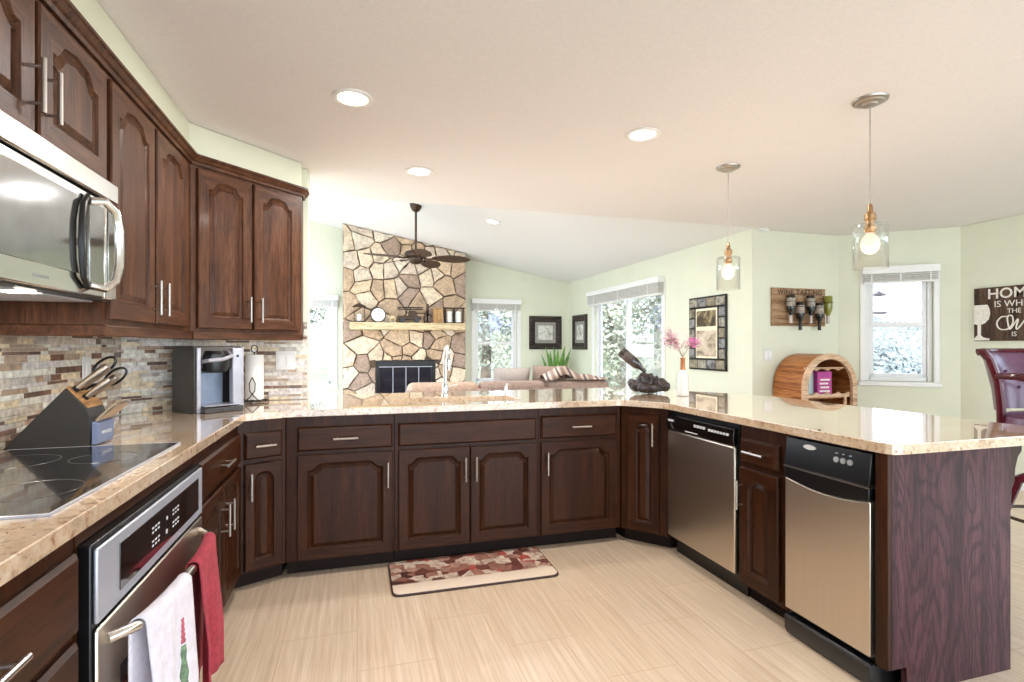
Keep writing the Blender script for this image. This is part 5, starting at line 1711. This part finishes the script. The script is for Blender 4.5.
def stripes():
    m, nt, b = base_mat('striped blanket')
    setp(b, 0.95)
    v = coords(nt, (1, 1, 1), rot=(0, 0.5, 0.35))
    wv = nt.nodes.new('ShaderNodeTexWave'); wv.inputs['Scale'].default_value = 2.6; wv.inputs['Distortion'].default_value = 1.0
    nt.links.new(v, wv.inputs['Vector'])
    nt.links.new(ramp(nt, wv.outputs['Fac'], [(0.1, (150, 128, 118)), (0.35, (186, 160, 144)), (0.6, (214, 194, 176)), (0.85, (206, 184, 168)), (0.97, (96, 78, 86))]), b.inputs['Base Color'])
    return m
M['blanket'] = stripes()
mb = MB(); n, m_ = 26, 16
vs = []
for i in range(n + 1):
    for j in range(m_ + 1):
        u, v = i / n, j / m_
        x = 0.78 * u
        z0_ = 0.876 + 0.055 * math.sin(u * 5 + v * 2.2) * (0.5 + 0.5 * math.sin(v * 4 + u)) + 0.10 * math.exp(-((u - 0.28) / 0.18) ** 2) + 0.05 * math.exp(-((u - 0.72) / 0.2) ** 2)
        y = 0.0 + 0.26 * v
        z = max(z0_, 0.884) - (0.02 + 0.05 * abs(v - 0.5) * 2 if j in (0, m_) else 0)
        vs.append((x, y, max(z, 0.8775)))
fs = [(i * (m_ + 1) + j, i * (m_ + 1) + j + 1, (i + 1) * (m_ + 1) + j + 1, (i + 1) * (m_ + 1) + j) for i in range(n) for j in range(m_)]
mb.add(vs, fs)
o = mb.build('throw_blanket', 'blanket', loc=(1.98, SY + 0.01, 0.0), smooth=80, solid=0.008)
tag(o, 'striped throw blanket bunched along the sofa back', 'blanket')

# snake plant
M['leaf'] = plain('snake plant leaf', (96, 140, 60), 0.4, var=0.35, scale=14)
M['pot'] = plain('dark pot', (70, 58, 52), 0.5)
M['soil'] = plain('soil', (48, 36, 28), 0.95)
t = thing('snake_plant', 'green snake plant in a floor pot in the living room corner', 'plant', (3.33, 8.68, 0))
MB().lathe([(0.12, 0.001), (0.17, 0.02), (0.21, 0.34), (0.21, 0.36), (0.19, 0.36)], 28).build('pot', 'pot', t)
MB().lathe([(0.185, 0.33), (0.185, 0.35), (0.01, 0.352)], 24).build('soil', 'soil', t)
rnd = random.Random(5)
for k in range(20):
    a_ = 2 * PI * k / 20 + rnd.uniform(-0.3, 0.3)
    r0 = rnd.uniform(0.03, 0.13)
    h_ = rnd.uniform(0.70, 0.90)
    lean = rnd.uniform(0.04, 0.20)
    face = rnd.uniform(0, PI)
    mb = MB(); loops = []
    for i in range(9):
        s = i / 8
        wv = 0.040 * (math.sin(PI * min(1, 0.22 + s * 0.78)) ** 0.7) + 0.002
        cx, cy = (r0 + lean * s * s) * math.cos(a_), (r0 + lean * s * s) * math.sin(a_)
        z_ = 0.345 + h_ * s
        tw_ = face + 0.5 * s
        dx, dy = math.cos(tw_), math.sin(tw_)
        loops.append([(cx - dx * wv, cy - dy * wv, z_), (cx - dy * 0.006, cy + dx * 0.006, z_), (cx + dx * wv, cy + dy * wv, z_), (cx + dy * 0.004, cy - dx * 0.004, z_)])
    mb.loft(loops)
    mb.build('leaf', 'leaf', t, smooth=60)

# ------------------------------------------------------------------ outside
M['concrete'] = plain('pale bounce concrete', (176, 176, 174), 0.9, var=0.05, scale=2)  # kept pale so the added ground throws more light upward
M['lawn'] = plain('dry pale grass', (96, 88, 64), 0.95, var=0.2, scale=0.8)
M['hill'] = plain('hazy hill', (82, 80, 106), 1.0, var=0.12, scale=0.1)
M['fol'] = plain('pale sunlit foliage', (158, 158, 138), 0.8, var=0.3, scale=2)
M['brushleaf'] = plain('pale scrub leaf', (112, 114, 108), 0.85, var=0.3, scale=1.5)
M['fol2'] = plain('grey green foliage', (150, 150, 138), 0.8, var=0.3, scale=2)
M['bark'] = plain('bark', (130, 112, 96), 0.9, var=0.3, scale=6)
g = MB()
n = 40
gv = []
def gz(x, y):
    d = math.hypot(x - 1.5, y - 3)
    k = min(1.0, max(0.0, (x - 7.0) / 5.0))
    up = min(1.0, max(0.0, (d - 9.0) / 36.0))
    return -0.30 - k * 0.5 + k * up * 3.4
for i in range(n + 1):
    for j in range(n + 1):
        x, y = -30 + 110 * i / n, 9.4 + 0 * i + 90 * j / n
        gv.append((x, y, gz(x, y)))
g.add(gv, [(i * (n + 1) + j, (i + 1) * (n + 1) + j, (i + 1) * (n + 1) + j + 1, i * (n + 1) + j + 1) for i in range(n) for j in range(n)])
gv = []
for i in range(n + 1):
    for j in range(9):
        x, y = 5.75 + 74.25 * i / n, -8 + (9.4 + 8) * j / 8
        gv.append((x, y, gz(x, y)))
g.add(gv, [(i * 9 + j, (i + 1) * 9 + j, (i + 1) * 9 + j + 1, i * 9 + j + 1) for i in range(n) for j in range(8)])
pt_ = MB()  # unseen ground round the house, added to bounce light onto the ceilings
for (a, b, c, e) in ((-40, 80, -60, -8.0), (-40, 5.75, -8.0, -3.25), (-40, -2.25, -3.25, 9.4)):
    pt_.add([(a, c, -0.12), (b, c, -0.12), (b, e, -0.12), (a, e, -0.12)], [(0, 1, 2, 3)])
struct(pt_, 'ground_bounce', 'concrete', smooth=0)
g.add([(3.9, 4.5, -0.3), (5.75, 4.5, -0.3), (5.75, 9.4, -0.3), (3.9, 9.4, -0.3)], [(0, 1, 2, 3)])
o = g.build('ground', 'lawn', smooth=60)
o['kind'] = 'structure'
hl = MB()
rnd = random.Random(3)
top, bot = [], []
for k in range(61):
    x = 20 + 130 * k / 60
    y = 150 - 110 * k / 60
    hgt = 10 + 6 * math.sin(k * 0.23 + 1.1) + 3 * math.sin(k * 0.61) + 1.0 * math.sin(k * 1.7)
    top.append((x, y, hgt)); bot.append((x - 14, y - 16, -4))
back = [(p[0] + 14, p[1] + 16, -4) for p in top]
hl.loft([bot, top, back], False, False, closed=False)
o = hl.build('hills', 'hill', smooth=60)
o['kind'] = 'structure'

def crown(name, c, r, nleaf, mat, seed, size=0.062):
    rnd = random.Random(seed)
    mb = MB()
    blobs = [(Vector((rnd.gauss(0, r[0] * 0.45), rnd.gauss(0, r[1] * 0.45), rnd.gauss(0, r[2] * 0.42))), rnd.uniform(0.35, 0.6)) for _ in range(9)]
    for k in range(nleaf):
        bc, br = rnd.choice(blobs)
        d = Vector((rnd.gauss(0, 1), rnd.gauss(0, 1), rnd.gauss(0, 1))).normalized() * (br * rnd.random() ** 0.4)
        p = Vector(c) + bc + Vector((d.x * r[0], d.y * r[1], d.z * r[2]))
        a = Vector((rnd.gauss(0, 1), rnd.gauss(0, 1), rnd.gauss(0, 1))).normalized()
        b = a.orthogonal().normalized()
        s = size * rnd.uniform(0.6, 1.3)
        mb.add([tuple(p - a * s), tuple(p + b * s * 0.5), tuple(p + a * s), tuple(p - b * s * 0.5)], [(0, 1, 2, 3)])
    return mb
def tree(x, y, h, rad, mat, label, seed, nleaf=9000, grp='trees outside the windows'):
    z0 = gz(x, y)
    t_ = thing('tree', label, 'tree', (x, y, z0), 0, grp)
    tr = MB().tube([(0, 0, -0.1), (0.08, 0, h * 0.3), (0.0, 0.06, h * 0.6), (0.05, 0.0, h * 0.85)], [0.16, 0.12, 0.08, 0.03], 10)
    for k in range(5):
        a_ = 2 * PI * k / 5 + seed
        tr.tube([(0.04, 0.02, h * (0.35 + 0.07 * k)), (rad * 0.4 * math.cos(a_), rad * 0.4 * math.sin(a_), h * (0.5 + 0.07 * k)), (rad * 0.75 * math.cos(a_), rad * 0.75 * math.sin(a_), h * (0.58 + 0.07 * k))], [0.05, 0.035, 0.012], 6)
    tr.build('trunk', 'bark', t_)
    crown('crown', (0, 0, h * 0.62), (rad, rad, h * 0.42), nleaf, mat, seed).build('foliage', mat, t_, smooth=0)
tree(-2.0, 14.5, 4.6, 1.9, 'fol', 'loose pale tree outside the narrow window beside the chimney', 1)
tree(3.2, 13.6, 4.8, 1.9, 'fol', 'pale leafy tree outside the far window beside the framed print', 2, 10000)
tree(7.2, 18.0, 5.4, 2.2, 'fol2', 'grey green tree outside the sliding door, deepest in the garden', 3)
tree(5.7, 10.9, 4.0, 1.4, 'fol', 'pale tree outside the sliding door near the corner of the house', 4)
tree(12.0, 16.4, 4.6, 1.8, 'fol2', 'broad grey green tree seen through the middle of the sliding door', 6)
tree(9.4, 11.2, 3.9, 1.3, 'fol', 'small pale tree outside the sliding door toward its handle', 8)
rnd = random.Random(9)
sb = MB()
brush = MB()
for k in range(330):
    ang = 0.655 + rnd.uniform(-0.15, 0.15)
    dist = 9 + 38 * rnd.random() ** 0.8
    x, y = dist * math.cos(ang), dist * math.sin(ang)
    if x < 7.4 or math.hypot(x - 9.4, y - 11.2) < 3.6: continue
    s_ = rnd.uniform(0.5, 1.2)
    cm = crown('x', (x, y, gz(x, y) + 0.35 * s_), (1.0 * s_, 1.0 * s_, 0.5 * s_), 170, None, k, 0.11)
    o_ = len(brush.v)
    brush.v += cm.v; brush.f += [[o_ + i for i in f] for f in cm.f]; brush.mi += cm.mi
o = brush.build('brush', 'brushleaf', smooth=0)
tag(o, 'pale scrub covering the slope outside the bay window', 'shrubs', kind='stuff')
M['feeder'] = plain('faded feeder metal', (120, 100, 104), 0.5, metal=0.3)
bf = P0 + DV * 0.45 + Vector((0.66, 0.76)) * 0.55
t = thing('bird_feeder', 'two-tier hanging bird feeder outside the bay window', 'bird feeder', (bf.x, bf.y, 1.60))
MB().lathe([(0.005, 0.26), (0.015, 0.25), (0.08, 0.215), (0.085, 0.205), (0.01, 0.205)], 20).build('roof', 'feeder', t)
MB().lathe([(0.01, 0.0), (0.06, 0.0), (0.085, 0.025), (0.08, 0.03), (0.01, 0.035)], 20).build('tray', 'feeder', t)
MB().lathe([(0.022, 0.036), (0.022, 0.204)], 14, cap=False).build('tube', 'shade', t, solid=0.002)
MB().tube([(0, 0, 0.255), (0, 0, 0.96)], 0.003, 6).build('hanger', 'feeder', t)
ev_ = MB().prism([(4.70, 4.48), (5.70, 3.70), (6.35, 4.45), (5.35, 5.25)], 2.555, 2.60)
struct(ev_, 'roof_eave', 'white', smooth=0)
